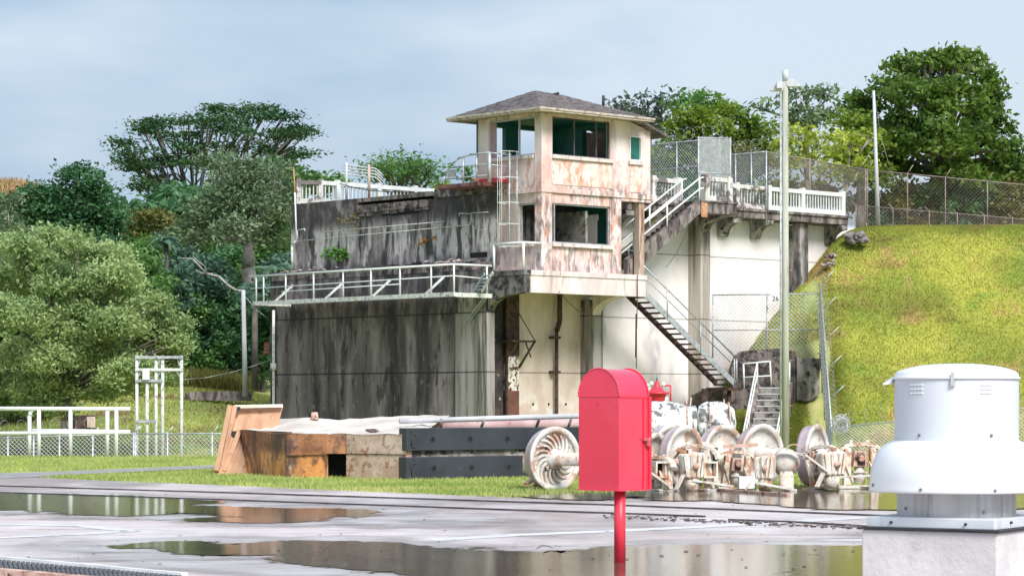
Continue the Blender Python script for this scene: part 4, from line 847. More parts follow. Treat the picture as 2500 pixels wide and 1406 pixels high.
for sgn in (-1,1):
    a = top+nx_*sgn*(wid/2+.13); b = a+d*run; b.z = a.z-rise
    m = MB(); m.hexa([a+nx_*-.12-Vector((0,0,.7)), b+nx_*-.12-Vector((0,0,.7)), b+nx_*.12-Vector((0,0,.7)), a+nx_*.12-Vector((0,0,.7))],[a+nx_*-.12+Vector((0,0,.12)), b+nx_*-.12+Vector((0,0,.12)), b+nx_*.12+Vector((0,0,.12)), a+nx_*.12+Vector((0,0,.12))])
    m.build('side_wall', M['deck_conc'], ls)
    m = MB()
    for dz in (1.0,.55): m.path([a+Vector((0,0,dz)), b+Vector((0,0,dz))],.035,7)
    m.build('handrail', M['white_paint'], ls)
    m = MB()
    for k in (0,.45,.95): p = a.lerp(b,k); m.tube(p,p+Vector((0,0,1.0)),.035,7)
    m.build('rail_post', M['white_paint'], ls)
t = thing('landing_rail', px(1850,945,104.3), 'small white rectangular guardrail beside the top of the lower steps', 'railing')
m = MB(); m.tube(px(1817,948,104.3),px(1815,888,104.3),.035,7); m.tube(px(1883,944,104.3),px(1880,882,104.3),.035,7); m.build('post', M['white_paint'], t)
m = MB(); m.tube(px(1815,888,104.3),px(1880,882,104.3),.035,7); m.tube(px(1816,921,104.3),px(1882,917,104.3),.03,7); m.build('rail', M['white_paint'], t)

# ================================================================== chain-link fences
def chain(a, b, za0, za1, zb0, zb1, cell=.16, r=.011, mb=None):
    """wires in the vertical quad a(za0..za1) .. b(zb0..zb1)"""
    mb = mb or MB(); a, b = Vector((a[0],a[1],0)), Vector((b[0],b[1],0)); L = (b-a).length; H = max(za1-za0, zb1-zb0)
    def P(x, k): 
        x = max(0,min(1,x)); g = a.lerp(b, x); z0 = za0+(zb0-za0)*x; z1 = za1+(zb1-za1)*x; return Vector((g.x,g.y,z0+(z1-z0)*k))
    n = int((L+H)/cell)
    for i in range(n):
        x0 = i*cell-H
        for sg in (0,1):
            # line from (x0,0) to (x0+H,1), clipped
            xa, xb = x0, x0+H; ka, kb = 0., 1.
            if xa < 0: ka = -xa/H; xa = 0
            if xb > L: kb = 1-(xb-L)/H; xb = L
            if kb <= ka: continue
            p, q_ = (P(xa/L,ka),P(xb/L,kb)) if sg == 0 else (P(1-xa/L,ka),P(1-xb/L,kb))
            mb.tube(p, q_, r, 3, cap=False)
    return mb
def fence(label, a, b, za0, za1, zb0, zb1, nposts, group, cell=.16, r=.010, mid=None, wm='wire', pm='galv', pr=.035, arms=None, coil=0, posts=None, rail=True):
    a, b = Vector(a), Vector(b); t = thing('chain_link_fence', (a.x,a.y,za0), label, 'chain-link fence', group)
    chain(a,b,za0,za1,zb0,zb1,cell,r).build('mesh_panel', M[wm], t)
    if rail:
        m = MB(); m.tube((a.x,a.y,za1),(b.x,b.y,zb1),pr*.8,6); m.build('top_rail', M[pm], t)
    for k in (mid or ()):
        m = MB(); m.tube((a.x,a.y,za0+(za1-za0)*k),(b.x,b.y,zb0+(zb1-zb0)*k),pr*.7,6); m.build('middle_rail', M[pm], t)
    for i, k in enumerate(posts or [i/(nposts-1) for i in range(nposts)]):
        p = a.lerp(b,k); z0 = za0+(zb0-za0)*k; z1 = za1+(zb1-za1)*k; m = MB(); m.tube((p.x,p.y,z0-.3),(p.x,p.y,z1+.05),pr,7)
        if arms: m.tube((p.x,p.y,z1),(p.x+arms[0],p.y+arms[1],z1+arms[2]),.022,5)
        m.build('fence_post', M[pm], t)
    if coil:
        m = MB(); L = (b-a).length; n = int(L/coil); ax = (b-a).normalized(); pts = []
        rc = .28
        for i in range(n*9):
            k = i/(n*9); c = a.lerp(b,k); z = za1+(zb1-za1)*k+.30; an = i/9*2*math.pi
            pts.append(Vector((c.x,c.y,z))+Vector((-ax.y,ax.x,0))*rc*math.cos(an)*.8+Vector((ax.x,ax.y,0))*.25*math.cos(an)+Vector((0,0,rc*math.sin(an))))
        m.path(pts,.007,3); m.build('razor_wire', M['galv'], t)
    return t
GF = 'chain-link fences on the bridge and hill'
sF1 = sR(1757,1.6); zt1 = zAt(338,sF1,1.6)
a1 = B(sF1,1.6,0); b1 = B(sF1,5.9,0)
fence('tall chain-link screen crossing the bridge deck left of the stair landing, with razor coil', a1, b1, 9.6, zt1, 9.6, zt1, 0, GF, mid=(.62,), coil=.5, posts=(.0,.28,.57,1))
a2, b2 = B(sR(1705,1.0),1.0,0), B(sF1,1.0,0)
fence('bright dense chain-link gate panel directly behind the stair landing', a2, b2, 9.7, 12.25, 9.7, 12.35, 2, GF, cell=.09, r=.012, mid=(.45,))
sF2 = sR(1870,1.6); zt2 = zAt(371,sF2,1.6); a3, b3 = B(sF2,1.58,0), B(sF2,4.4,0)
fence('chain-link screen on the deck left of the lamp pole, with loose razor coil', a3, b3, 9.3, zt2, 9.3, zt2, 0, GF, mid=(.36,), coil=.45, posts=(0,.3,.62,1), cell=.13)
pa = B(sF2,1.58,0); pb = px(2113,415,116); 
fence('rusty chain-link fence on the hill between the bridge and the white pole', pa, pb, 9.55, zt2, 9.4, 1.6+565/F*116, 3, GF, wm='rust_wire', pm='fence_brown', posts=(.42,1.0))
pc = px(2560,457,119); e1 = fence('long brown chain-link fence on the hilltop in front of the big tree', pb, pc, 9.4, 1.6+565/F*116, 9.3, 1.6+523/F*119, 0, GF, wm='rust_wire', pm='fence_brown', posts=(.01,.225,.43,.66,.87), arms=(.25,0,.4), r=.0052, pr=.026, cell=.2)
e2 = fence('low chain-link fence on the crest of the grassy hill', px(2070,500,113.6), px(2560,540,113.6), 9.35, 1.6+480/F*113.6, 9.2, 1.6+440/F*113.6, 0, GF, wm='rust_wire', pm='fence_brown', posts=(.04,.225,.405,.545,.68,.82), arms=(-.2,0,.2), pr=.022, r=.005, cell=.2)
Yf = 106.3; zp = 1.6+260/F*Yf
fence('chain-link panel above the black block at the foot of the hill, beside the lamp pole', px(1740,0,Yf), px(2003,0,Yf), 3.3, zp, 3.3, zp+.05, 3, GF, mid=(.46,), posts=(0,.505), cell=.17)
pf0, pf1 = px(2003,0,Yf), px(2030,0,95.5)
t = fence('chain-link fence seen edge-on running down towards the camera at the foot of the hill', pf0, pf1, 3.2, zp+.45, -1.6, .62, 0, GF, posts=(0,.2,.42,.62,.82,1), cell=.10, r=.014, arms=(.55,-.1,.55), coil=.35, pr=.045)
t = fence('low chain-link fence at the bottom of the hill, left of the white ventilator', px(2030,0,95.5), px(2560,0,95.5), -1.6, .62, -1.6, 1.45, 0, GF, posts=(0,.35,.7,1), cell=.14, r=.010, coil=.55)
Yl = 85.0
def lf(u, v): p = px(u,v,Yl); return p
t = fence('pale chain-link fence beyond the lawn at the left, behind the white pipe railing', lf(-40,1058), lf(330,1058), -1.6, lf(0,1070).z, -1.6, lf(0,1058).z, 0, 'pale fences beyond the lawn', posts=(.16,.33,.5,.72,.99), cell=.14, r=.009, wm='wire', arms=(.2,0,.25), coil=.5)
t = fence('pale chain-link fence beyond the lawn between the steel gantry and the leaning planks', lf(331,1058), lf(720,1058), -1.6, lf(0,1058).z, -1.6, lf(0,1058).z, 0, 'pale fences beyond the lawn', posts=(.0,.2,.48,.8), cell=.14, r=.009, arms=(.2,0,.25))
# razor-wire bundle at the fence corner
t = thing('razor_wire_bundle', px(2055,1060,95.2), 'round bundle of coiled razor wire at the fence corner right of the wheels', 'wire coil')
rnd = random.Random(8); m = MB()
for i in range(26):
    r_ = rnd.uniform(.16,.34); c = px(2052+rnd.uniform(-8,8),1036+rnd.uniform(-7,7),95+rnd.uniform(-.2,.2)); tl = Matrix.Rotation(rnd.uniform(-.9,.9),3,'Z')@Matrix.Rotation(rnd.uniform(-.6,.6),3,'X')
    m.path([c+tl@Vector((r_*math.cos(a),0,r_*math.sin(a))) for a in [k*math.pi/6 for k in range(13)]],.010,3)
m.build('coil', M['pole_grey'], t)

# ================================================================== poles
lp = thing('lamp_pole', px(1917,1100,92), 'tall pale green timber pole with two wing-like lamps at its top, right of centre', 'lamp pole')
Yp = 92; m = MB(); m.tube(px(1918,1190,Yp), px(1917,200,Yp), .135, 14, .105); m.build('pole', M['pole_wood'], lp)
m = MB(); m.tube(px(1917,200,Yp),px(1917,172,Yp),.10,10,.12); m.build('pole_cap', M['pole_grey'], lp)
m = MB(); m.tube(px(1906,1190,Yp-.1), px(1906,222,Yp-.1), .035, 8); m.build('conduit', M['galv'], lp)
m = MB(); rnd = random.Random(2)
for i in range(14): v = 330+i*55; p = px(1927,v,Yp); m.tube(p-Vector((.05,.08,0)), p+Vector((.10,-.05,0)), .010, 4)
m.build('climbing_peg', M['column'], lp)
for sgn in (-1,1):
    m = MB(); h = [(0,-.04),(.13,.06),(.24,.06),(.53,-.22),(.53,-.27),(.10,-.27)] if sgn < 0 else [(0,.04),(.12,.14),(.28,.14),(.54,-.06),(.52,-.12),(.06,-.12)]
    c = px(1917,205,Yp); m.prism([c+Vector((sgn*x,-.12,z)) for x, z in (h if sgn > 0 else h[::-1])], (0,.26,0)); m.build('lamp_head', M['pole_grey'], lp, bevel=.02)
m = MB(); m.box(px(1903,208,Yp-.2), (.2,.16,.24)); m.build('control_box', M['pole_grey'], lp)
t = thing('hill_pole', px(2145,548,114), 'thin pale pole standing on the crest of the grassy hill', 'pole'); m = MB(); m.tube(px(2144,552,114),px(2133,222,114),.11,10,.06); m.build('shaft', M['pole_grey'], t)
m = MB(); m.path([px(u,v,114) for u,v in ((2138,360),(2120,380),(2095,420),(2080,452))],.012,4); m.path([px(u,v,114) for u,v in ((2134,230),(2150,330),(2175,420),(2200,470))],.008,4); m.build('guy_wire', M['galv'], t)
t = thing('left_pole', px(598,965,112), 'pale concrete pole standing before the dark forest left of the building', 'pole'); t.name = 'concrete_pole'; m = MB(); m.tube(px(599,968,112),px(594,708,112),.12,10,.085); m.build('shaft', M['pole_grey'], t)
m = MB(); m.path([px(u,v,108.5) for u,v in ((597,722),(625,755),(657,780))],.015,4); tag(m.build('guy_wire', M['galv']), 'thin stay wire from the left pole to the dark wall', 'wire')
m = MB(); m.path([px(u,v,Yw) for u,v,Yw in ((438,927,86),(500,922,92),(560,910,98),(610,896,103),(657,880,107))],.013,4); tag(m.build('overhead_cable', M['galv']), 'thin cable from the steel gantry to the dark wall', 'wire')
# number plate
t = thing('number_plate', px(1893,728,105.9), 'small white plate with black digits on the fence behind the lamp pole', 'sign'); 
m = MB(); m.box(px(1897,728,105.9),(.52,.02,.30)); m.build('plate', M['plate'], t)
def text_obj(txt, size, loc, rotz, mat, parent, name='lettering'):
    cu = bpy.data.curves.new(name, 'FONT'); cu.body = txt; cu.size = size; cu.extrude = .004; cu.align_x = 'LEFT'
    to = bpy.data.objects.new(name, cu); scene.collection.objects.link(to); bpy.context.view_layer.update()
    me = bpy.data.meshes.new_from_object(to.evaluated_get(bpy.context.evaluated_depsgraph_get())); bpy.data.objects.remove(to)
    me.materials.clear(); me.materials.append(mat); o = bpy.data.objects.new(name, me); scene.collection.objects.link(o); o.parent = parent
    o.location = Vector(loc)-Vector(parent.location); o.rotation_euler = (math.radians(90),0,rotz); return o
text_obj('26 2', .29, px(1884.5,734.5,105.9)+Vector((0,-.02,0)), 0, M['ink'], t)

# ================================================================== left yard: railing, gantry, low wall
wr = thing('white_pipe_railing', px(160,1117,74.4), 'thick white pipe railing at the lawn edge on the far left', 'railing')
Yr = 74.4
m = MB(); m.tube(px(-60,997,Yr),px(318,998,Yr),.06,8); m.build('top_rail', M['white_paint'], wr)
m = MB(); m.tube(px(-60,1058,Yr),px(318,1055,Yr),.055,8); m.tube(px(72,1050,Yr+1.5),px(318,1053,Yr+1.5),.05,8); m.build('middle_rail', M['white_paint'], wr)
for u, dy in ((95,0),(172,0),(284,0),(262,1.5),(12-70,0)):
    m = MB(); m.tube(px(u,1118,Yr+dy),px(u,998,Yr+dy),.058,10); m.build('post', M['white_paint'], wr)
m = MB(); m.path([px(72,1118,Yr+1.5),px(72,1015,Yr+1.5),px(75,1005,Yr+1.5),px(82,998,Yr+1.5)],.058,8); m.build('bent_post', M['white_paint'], wr)
gt = thing('steel_gantry', px(390,1110,86), 'white pipe gantry frame with cross beams standing in the yard left of centre', 'gantry')
Yg = 86
for u, vt in ((334,868),(359,925),(381,868),(397,868),(443,868)):
    m = MB(); m.tube(px(u,1190,Yg),px(u,vt,Yg),.055,8); m.build('post', M['old_white'], gt)
for v, ua, ub in ((872,331,447),(902,331,447),(929,331,397),(1028,334,381)):
    m = MB(); m.beam(px(ua,v,Yg-.06),px(ub,v,Yg-.06),.09,.09); m.build('cross_beam', M['galv'] if v != 902 else M['old_white'], gt)
m = MB()
for (ua,va,ub,vb) in ((336,895,345,875),(338,920,345,906),(378,895,386,875),(376,920,386,906),(400,895,392,875),(440,895,432,875),(441,925,433,906),(371,925,380,950),(384,895,392,875),(384,920,392,906)): m.tube(px(ua,va,Yg),px(ub,vb,Yg),.02,5)
m.build('knee_brace', M['old_white'], gt)
m = MB(); m.box(px(357,914,Yg-.1),(.22,.2,.34)); m.build('transformer_box', M['white_box'], gt)
m = MB(); rnd = random.Random(3)
for i in range(60): p = px(370,862,Yg)+Vector((rnd.gauss(0,.07),rnd.gauss(0,.07),rnd.gauss(0,.06))); m.tube(p,p+Vector((rnd.gauss(0,.05),rnd.gauss(0,.05),rnd.gauss(0,.05))),.012,3)
tag(m.build('dark_clump', M['gasket']), 'dark clump on top of the white gantry', 'nest')  # dark blob of unknown kind, shaped as a clump of twigs
lwl = thing('low_wall', px(540,975,113), 'low weathered retaining wall at the foot of the forest beside the pale pole', 'wall')
m = MB(); m.prism([px(u,v,113) for u,v in ((452,976),(452,957),(605,954),(612,958),(612,978))],(0,.5,0)); m.build('coping', M['deck_conc'], lwl)
hb = thing('rusty_culvert_box', px(205,1040,96), 'small rusty box standing in the grass bank behind the white railing', 'box')
m = MB(); m.box(px(205,1030,95),(.75,.6,.5),.3); m.build('body', M['dark_metal'], hb); m = MB(); m.box(px(222,1030,94.6),(.3,.1,.4),.3); m.build('lid', M['column'], hb)
m = MB(); m.box(px(100,1117,74.2),(1.2,.3,.08)); tag(m.build('drain_grille', M['corbel']), 'flat drain grille on the lawn below the white railing', 'drain')
t = thing('striped_box', px(650,870,109), 'small red striped box hanging at the left edge of the dark wall', 'box')
m = MB(); m.box(px(651,850,109.5),(.2,.12,.5)); m.build('box', M['column'], t); m = MB()
for i in range(4): m.box(px(651,838+i*8,109.42),(.21,.02,.05))
m.build('stripe', M['red2'], t)
# small building windows etc on the left? none
# rocks on the hill by the bridge end
def rock(mb, c, r, seed, sq=.7):
    rnd = random.Random(seed); n = 7; vs = []; 
    for j in range(5):
        ph = math.pi*j/4
        for i in range(n):
            th_ = 2*math.pi*i/n; rr = r*rnd.uniform(.75,1.15); vs.append(Vector(c)+Vector((rr*math.sin(ph)*math.cos(th_), rr*math.sin(ph)*math.sin(th_), rr*math.cos(ph)*sq)))
    mb.add(vs, [(j*n+i,(j+1)*n+i,(j+1)*n+(i+1)%n,j*n+(i+1)%n) for j in range(4) for i in range(n)])
m = MB(); rnd = random.Random(5)
for i in range(22):
    x = rnd.uniform(2070,2112); v = rnd.uniform(572,592); p = px(x,v,111.2); p.y = 111+ (rnd.random()-.5); rock(m, p, rnd.uniform(.1,.24), i)
tag(m.build('rock_pile', M['grey_rock']), 'heap of grey stones at the hill crest by the end of the bridge deck', 'rocks')
m = MB()
for i in range(10): x = rnd.uniform(2008,2034); v = rnd.uniform(622,650); rock(m, px(x,v,109.6+rnd.random()*.5), rnd.uniform(.08,.2), 40+i)
tag(m.build('stone', M['rock']), 'small pinkish stones against the cream wall at the hill edge', 'rocks')
m = MB(); rnd = random.Random(6)
for i in range(150):
    tt = rnd.gauss(4.3,.6) if i % 2 else rnd.gauss(13.6,.7)
    if not 2.8 < tt < 15: continue
    rock(m, B(rnd.uniform(-1.1,-.25), tt, 6.92+abs(rnd.gauss(0,.07))), rnd.uniform(.04,.14), 100+i, .5)
for i in range(60): rock(m, B(rnd.uniform(-1.15,-.3), rnd.uniform(2.8,15), 6.92), rnd.uniform(.03,.07), 400+i, .5)
tag(m.build('rubble', M['rock']), 'pinkish broken concrete rubble along the ledge above the walkway', 'rubble', kind='stuff')
# plants growing on the wall
def tuft(name, label, c, mat, n, r, leaf, seed, stem=None, flat=.5, cat='plant'):
    rg = np.random.default_rng(seed); t = thing(name, c, label, cat)
    cen = np.array(tuple(c)); 
    sp = rg.normal(0, 1, (max(3,n//14), 3))*np.array([r, r*.5, r*flat]); pts = sp[rg.integers(0, len(sp), n)]+rg.normal(0, r*.16, (n,3))
    fast_mesh('foliage', leaf_quads(cen+np.array([0,0,r*flat*1.2])+pts, leaf, rg), 4, mat, t)
    m = MB(); rnd = random.Random(seed)
    for i in range(7): q_ = sp[rnd.randrange(len(sp))]; m.path([Vector(c), Vector(c)+Vector((q_[0]*.4,q_[1]*.4,r*flat*.8)), Vector(c)+Vector((q_[0],q_[1],q_[2]+r*flat*1.2))], .014, 4)
    m.build('stem', stem or M['bark'], t); return t
def leaf_quads(C, size, rg, asp=.5, up=.5):
    n = len(C); nrm = rg.normal(0,1,(n,3)); nrm[:,2] = np.abs(nrm[:,2])+up; nrm /= np.linalg.norm(nrm,axis=1,keepdims=True)
    a = rg.normal(0,1,(n,3)); u_ = np.cross(nrm,a); u_ /= np.linalg.norm(u_,axis=1,keepdims=True); w = np.cross(nrm,u_)
    s_ = (size*rg.uniform(.6,1.35,n))[:,None]; u_ = u_*s_; w = w*s_*asp
    return np.stack([C-u_, C-w*1.0+u_*.1, C+u_, C+w*1.0+u_*.1], axis=1)
Q = lambda u, v, s=-.6: B(s, tL(u,s), zAt(v, s, tL(u,s)))
tuft('wall_shrub', 'small bright green feathery shrub growing on the ledge of the dark wall', Q(825,632,-.3), M['leaf_plant'], 700, .36, .07, 11, flat=.38)
tuft('wall_shrub', 'dry yellowish creeper under the broken coping of the upper wall', Q(862,548,-.35), M['leaf_dryvine'], 380, .34, .05, 12, flat=.55)
tuft('wall_shrub', 'orange-leaved sprig growing on the upper wall', Q(1035,612,-.3)+Vector((0,0,.3)), M['leaf_orange'], 110, .22, .06, 13, flat=.4)
pc_ = B(-.9, tL(1140,-.9), 9.94)
pt = tuft('potted_plant', 'green plant in a terracotta pot on the tower balcony', pc_+Vector((0,0,.15)), M['leaf_plant'], 420, .24, .06, 14, flat=.8)
m = MB(); m.lathe([(0,.08),(.2,.12),(.2,.0)], pc_+Vector((.35,0,0)), n=14); m.build('pot', M['terracotta'], pt)

# ================================================================== rusty steel pile
rc = thing('rusty_caisson', gnd(700,1165), 'big rusty orange steel box lying on the lawn with a square black opening', 'steel box')
def G(u, v, z=0): p = gnd(u, v); return Vector((p.x,p.y,z))
c0, c1, c2, c3 = G(586,1157), G(700,1167), G(845,1168), G(991,1172)
zt = .92
front = [c0, c1, G(796,1168)]
def vert(mb, a, b, z0, z1, th=.12):
    d = (b-a).normalized(); n_ = Vector((-d.y,d.x,0))*th
    mb.hexa([Vector((q.x,q.y,z0)) for q in (a,b,b+n_,a+n_)], [Vector((q.x,q.y,z1)) for q in (a,b,b+n_,a+n_)])
m = MB(); vert(m, c0, c1, 0, .97); vert(m, c1, G(795.5,1168), 0, .93); vert(m, G(796,1168), c2, .52, .92)
m.build('front_plate', M['rust'], rc)
m = MB(); vert(m, c2+Vector((.004,-.02,0)), c3, -.02, .93, .25); m.build('end_plate', M['rust_pale'], rc)['label'] = 'paler flaking end section'
bk = [G(600,1150)+Vector((0,3.4,0)), G(980,1165)+Vector((0,4,0))]
m = MB(); vert(m, c0+Vector((0,.1,0)), bk[0], 0, .9); vert(m, bk[0], bk[1], 0, 1.1); vert(m, bk[1], c3+Vector((-.1,.2,0)), 0, .9); m.build('back_plate', M['rust_pale'], rc)
m = MB(); vert(m, G(780,1168)+Vector((0,.5,0)), G(860,1168)+Vector((0,.5,0)), 0, .6, .05); m.build('opening', M['black'], rc)  # black plate set behind the opening as its painted shade
m = MB(); m.add([Vector((c0.x,c0.y+.05,.62)),Vector((c0.x-.10,c0.y+.02,.66))],[]); 
a = c0+Vector((-.03,.05,0)); m.box(a+Vector((-.07,.1,.73)),(.16,.3,.44)); m.box(a+Vector((-.02,.1,.25)),(.14,.3,.5)); m.build('hinge_lug', M['slate'], rc)
m = MB(); m.tube(a+Vector((-.09,-.052,.76)),a+Vector((-.09,-.048,.76)),.05,12); m.build('lug_hole', M['black'], rc)
m = MB(); m.beam(Vector((c1.x,c1.y-.02,.47)),Vector((G(796,1168).x,G(796,1168).y-.02,.50)),.02,.02); m.beam(Vector((c2.x,c2.y-.025,.52)),Vector((c3.x,c3.y-.01,.52)),.02,.015); m.build('weld_seam', M['dark_metal'], rc)
# lumpy top sheet
rnd = random.Random(9); nu, nv = 40, 10; vs = []
backv = [(595,1040),(625,1030),(690,1022),(760,1019),(820,1025),(880,1021),(950,1016),(1050,1013),(1100,1014)]
def interp(t_, x):
    for (a, b), (c, d) in zip(t_[:-1], t_[1:]):
        if x <= c: return b+(d-b)*max(0,(x-a))/(c-a)
    return t_[-1][1]
for j in range(nv):
    k = j/(nv-1)
    for i in range(nu):
        w = i/(nu-1); uf = 584+w*(993-584); ub = 598+w*(1098-598); fv = interp([(584,1157),(700,1167),(845,1168),(993,1172)], uf)
        f_ = G(uf, fv); zf_ = .975-.05*min(1,w*3)+.02*math.sin(w*23); bY = f_.y+3.8; b_ = px(ub, interp(backv, ub), bY)
        p = Vector((f_.x,f_.y-.03,zf_)).lerp(b_, k); p.z += (.025*math.sin(i*1.3+j*2.1)+rnd.uniform(-.018,.018))*(k*(1.15-k)*2.2)-.10*math.sin(k*math.pi)*.4
        vs.append(p)
m = MB(); m.add(vs, [(j*nu+i,j*nu+i+1,(j+1)*nu+i+1,(j+1)*nu+i) for j in range(nv-1) for i in range(nu-1)], True)
m.build('top_sheet', M['sheet'], rc)
m = MB(); p = px(768,1019,57.2); m.tube(p-Vector((0,0,.05)),p+Vector((0,0,.12)),.10,9,.07); m.build('top_stub', M['rust_bar'], rc)
m = MB(); m.add([px(u,v,Yx) for u,v,Yx in ((890,1047,54.6),(960,1043,55.4),(940,1052,54.2),(905,1054,53.8))],[(0,1,2,3)]); m.build('sheet_slit', M['brown'], rc)
# slate beams
def sbeam(za, zb_, label, ua=992, ub=1575, va=1172.5, vb=1161, dz=0, dy=0):
    a, b = G(ua,va)+Vector((0,dy,0)), G(ub,vb)+Vector((0,dy,0)); t = thing('steel_beam', (a.x,a.y,za), label, 'steel beam', 'slate-grey beams stacked beside the rusty box')
    m = MB(); vert(m, a, b, za, zb_, .30); m.build('web', M['slate'], t, bevel=.012)
    d = (b-a).normalized(); n_ = Vector((d.y,-d.x,0))
    m = MB(); mm = MB()
    for u in (1035,1165,1296,1440):
        q_ = G(u,1170); k = ((q_-a).dot(d)); p = a+d*k+Vector((0,0,(za+zb_)/2)); mm.tube(p+n_*.012,p+n_*.002,.062,14,.05); m.tube(p+n_*.016,p+n_*.0125,.047,14)
    m.build('bolt_hole', M['black'], t); mm.build('bolt_collar', M['gasket'], t)
    m = MB(); p = a+Vector((0,0,0))
    for zz in (za+.1, zb_-.1): q_ = a+d*.12+n_*.01; m.beam(Vector((q_.x,q_.y,zz-.02)),Vector((q_.x+d.x*.1,q_.y+d.y*.1,zz-.02)),.02,.03); 
    m.tube(a+d*.12+n_*.012+Vector((0,0,za+.1)),a+d*.12+n_*.012+Vector((0,0,zb_-.1)),.012,5); m.build('edge_bracket', M['gasket'], t)
sbeam(.02,.47,'lower slate-grey steel beam with round bolt holes, lying on the lawn'); sbeam(.60,1.06,'upper slate-grey steel beam with round bolt holes, on top of the stack', dy=.06)
a, b = G(994,1172)+Vector((0,.05,0)), G(1575,1161)+Vector((0,.05,0)); m = MB(); vert(m, a+Vector((0,.03,0)), b+Vector((0,.03,0)), .475,.595,.28); tag(m.build('packing_timber', M['corbel']), 'weathered timber packed between the two slate-grey beams', 'timber')
a, b = G(1000,1165)+Vector((0,1.2,0)), G(1575,1155)+Vector((0,1.3,0)); m = MB(); m.tube(a+Vector((0,0,1.06)),b+Vector((0,0,1.12)),.12,12); tag(m.build('pink_pipe', M['pink_metal']), 'thick faded pink pipe lying behind the slate-grey beams', 'pipe')
t = thing('handrail_pipe', px(1200,1022,54.6), 'long pale grey pipe with stub legs lying on top of the beams', 'pipe')
m = MB(); m.tube(px(975,1028,54.4),px(1440,1014,55.6),.058,12); m.build('pipe', M['pole_grey'], t); m = MB()
for u in (1077,1183,1317,1395): m.tube(px(u,1022,54.6),px(u-8 if u > 1100 else u,1043,54.7),.03,8)
m.build('stub_leg', M['corbel'], t)
# planks leaning on the left end
wp = thing('leaning_planks', gnd(590,1150), 'stack of fresh orange-brown planks leaning against the rusty box', 'planks')
m = MB(); n = 13
for i in range(n):
    k = i/(n-1); top_ = px(572+k*114, 994-k*2, 57.4+k*.1); bot = Vector((px(528+k*116,1150,56.6).x, 56.3+.1*k, .0)); dx = .088
    m.beam(bot, top_, .088, .035, up=(0,1,0))
m.build('plank', M['wood'], wp)
m = MB(); m.beam(px(572,992,57.2),px(690,990,57.35),.16,.07); m.build('cap_board', M['pale_wood'], wp)
m = MB()
for (ua,va,ub,vb,Yx) in ((529,1150,562,991,56.3),(538,1151,574,993,56.6),(548,1152,585,1052,56.4)): m.beam(px(ua,va,Yx),px(ub,vb,Yx+.5),.10,.14,up=(0,1,0))
m.build('side_board', M['wood'], wp)
m = MB(); m.beam(px(553,1152,56.5),px(580,1070,57),.05,.10,up=(0,1,0)); m.build('prop', M['pale_wood'], wp)
m = MB(); m.box(px(581,997,57.1),(.10,.1,.08)); m.build('clamp', M['slate'], wp)

# ================================================================== wheels
R = .585
def make_wheel(ribbed, label, axle=1.0, cast=True):
    t = thing('cast_wheel', (0,0,0), label, 'steel wheel', 'old cast wheels lying behind the red box')
    # axis +X points to the viewer's right; disc faces +X
    m = MB(); m.lathe([(-.17,R-.10),(-.17,R-.045),(-.12,R-.03),(.0,R-.02),(.02,R),(.055,R),(.062,R-.015),(.062,R-.075),(.03,R-.10),(-.17,R-.10)], axis='X', n=64); m.build('tyre', M['tread'], t, world=False); m = MB(); m.lathe([(.030,R-.002),(.058,R-.002),(.066,R-.016),(.066,R-.078),(.04,R-.10)], axis='X', n=64); m.build('rim', M['cream'], t, world=False)
    m = MB(); m.lathe([(.045,R-.072),(.02,R-.09),(-.03,R-.14),(-.05,.30),(-.02,.20),(.03,.17),(.06,.15),(.06,0)], axis='X', n=64)
    m.lathe([(-.16,R-.10),(-.13,.3),(-.12,.15)], axis='X', n=48)
    m.build('disc', M['cream'], t, world=False)
    m = MB(); m.lathe([(.02,.19),(.12,.165),(.125,.12),(axle,.115),(axle,0)], axis='X', n=28); m.build('axle', M['cream'], t, world=False)
    if ribbed:
        m = MB()
        for i in range(18):
            a0 = 2*math.pi*i/18; pts = []
            for k in range(6):
                r_ = .20+(R-.13-.20)*k/5; a = a0+.55*(k/5)**1.4; pts.append(Vector((.0-.045*(k/5 if k<5 else .8)+.02, r_*math.cos(a), r_*math.sin(a))))
            for k in range(5): m.beam(pts[k], pts[k+1], .035, .055, up=(1,0,0))
        m.build('spiral_rib', M['cream'], t, world=False)
        m = MB()
        for a in (2.4,-2.4): m.tube((.03,.27*math.cos(a),.27*math.sin(a)),(.036,.27*math.cos(a),.27*math.sin(a)),.035,12)
        m.build('web_hole', M['black'], t, world=False)
    return t
def wpos(u, Y, z=R): p = px(u, 980, Y); return (p.x, Y, z)
w1 = make_wheel(True, 'big cream wheel with spiral ribs left of the red box', 1.15); w1.location = wpos(1352,46.4,.57); w1.rotation_euler = (0,0,math.radians(38-90))
w2 = make_wheel(False, 'plain dished wheel just right of the red box, with a broad purple tread', .5); w2.location = wpos(1668,46.9); w2.rotation_euler = (0,.05,math.radians(50-90))
GW = 'old cast wheels lying behind the red box'
copy_tree(w2, wpos(1636,48.2,.60), math.radians(-42), 'wheel half hidden behind the first plain wheel right of the red box', GW)
copy_tree(w2, wpos(1764,48.4,.585), math.radians(-46), 'wheel showing its pale disc, third from the red box', GW)
copy_tree(w2, wpos(1858,48.2,.60), math.radians(-48), 'wheel directly left of the foot of the lamp pole', GW)
copy_tree(w2, wpos(1990,47.7,.60), math.radians(-28), 'rightmost wheel, turned nearly edge-on with a wide rusty tread', GW)
copy_tree(w2, wpos(1598,47.0,.45), math.radians(-30), 'low wheel showing as a narrow sliver at the right edge of the red box', GW)

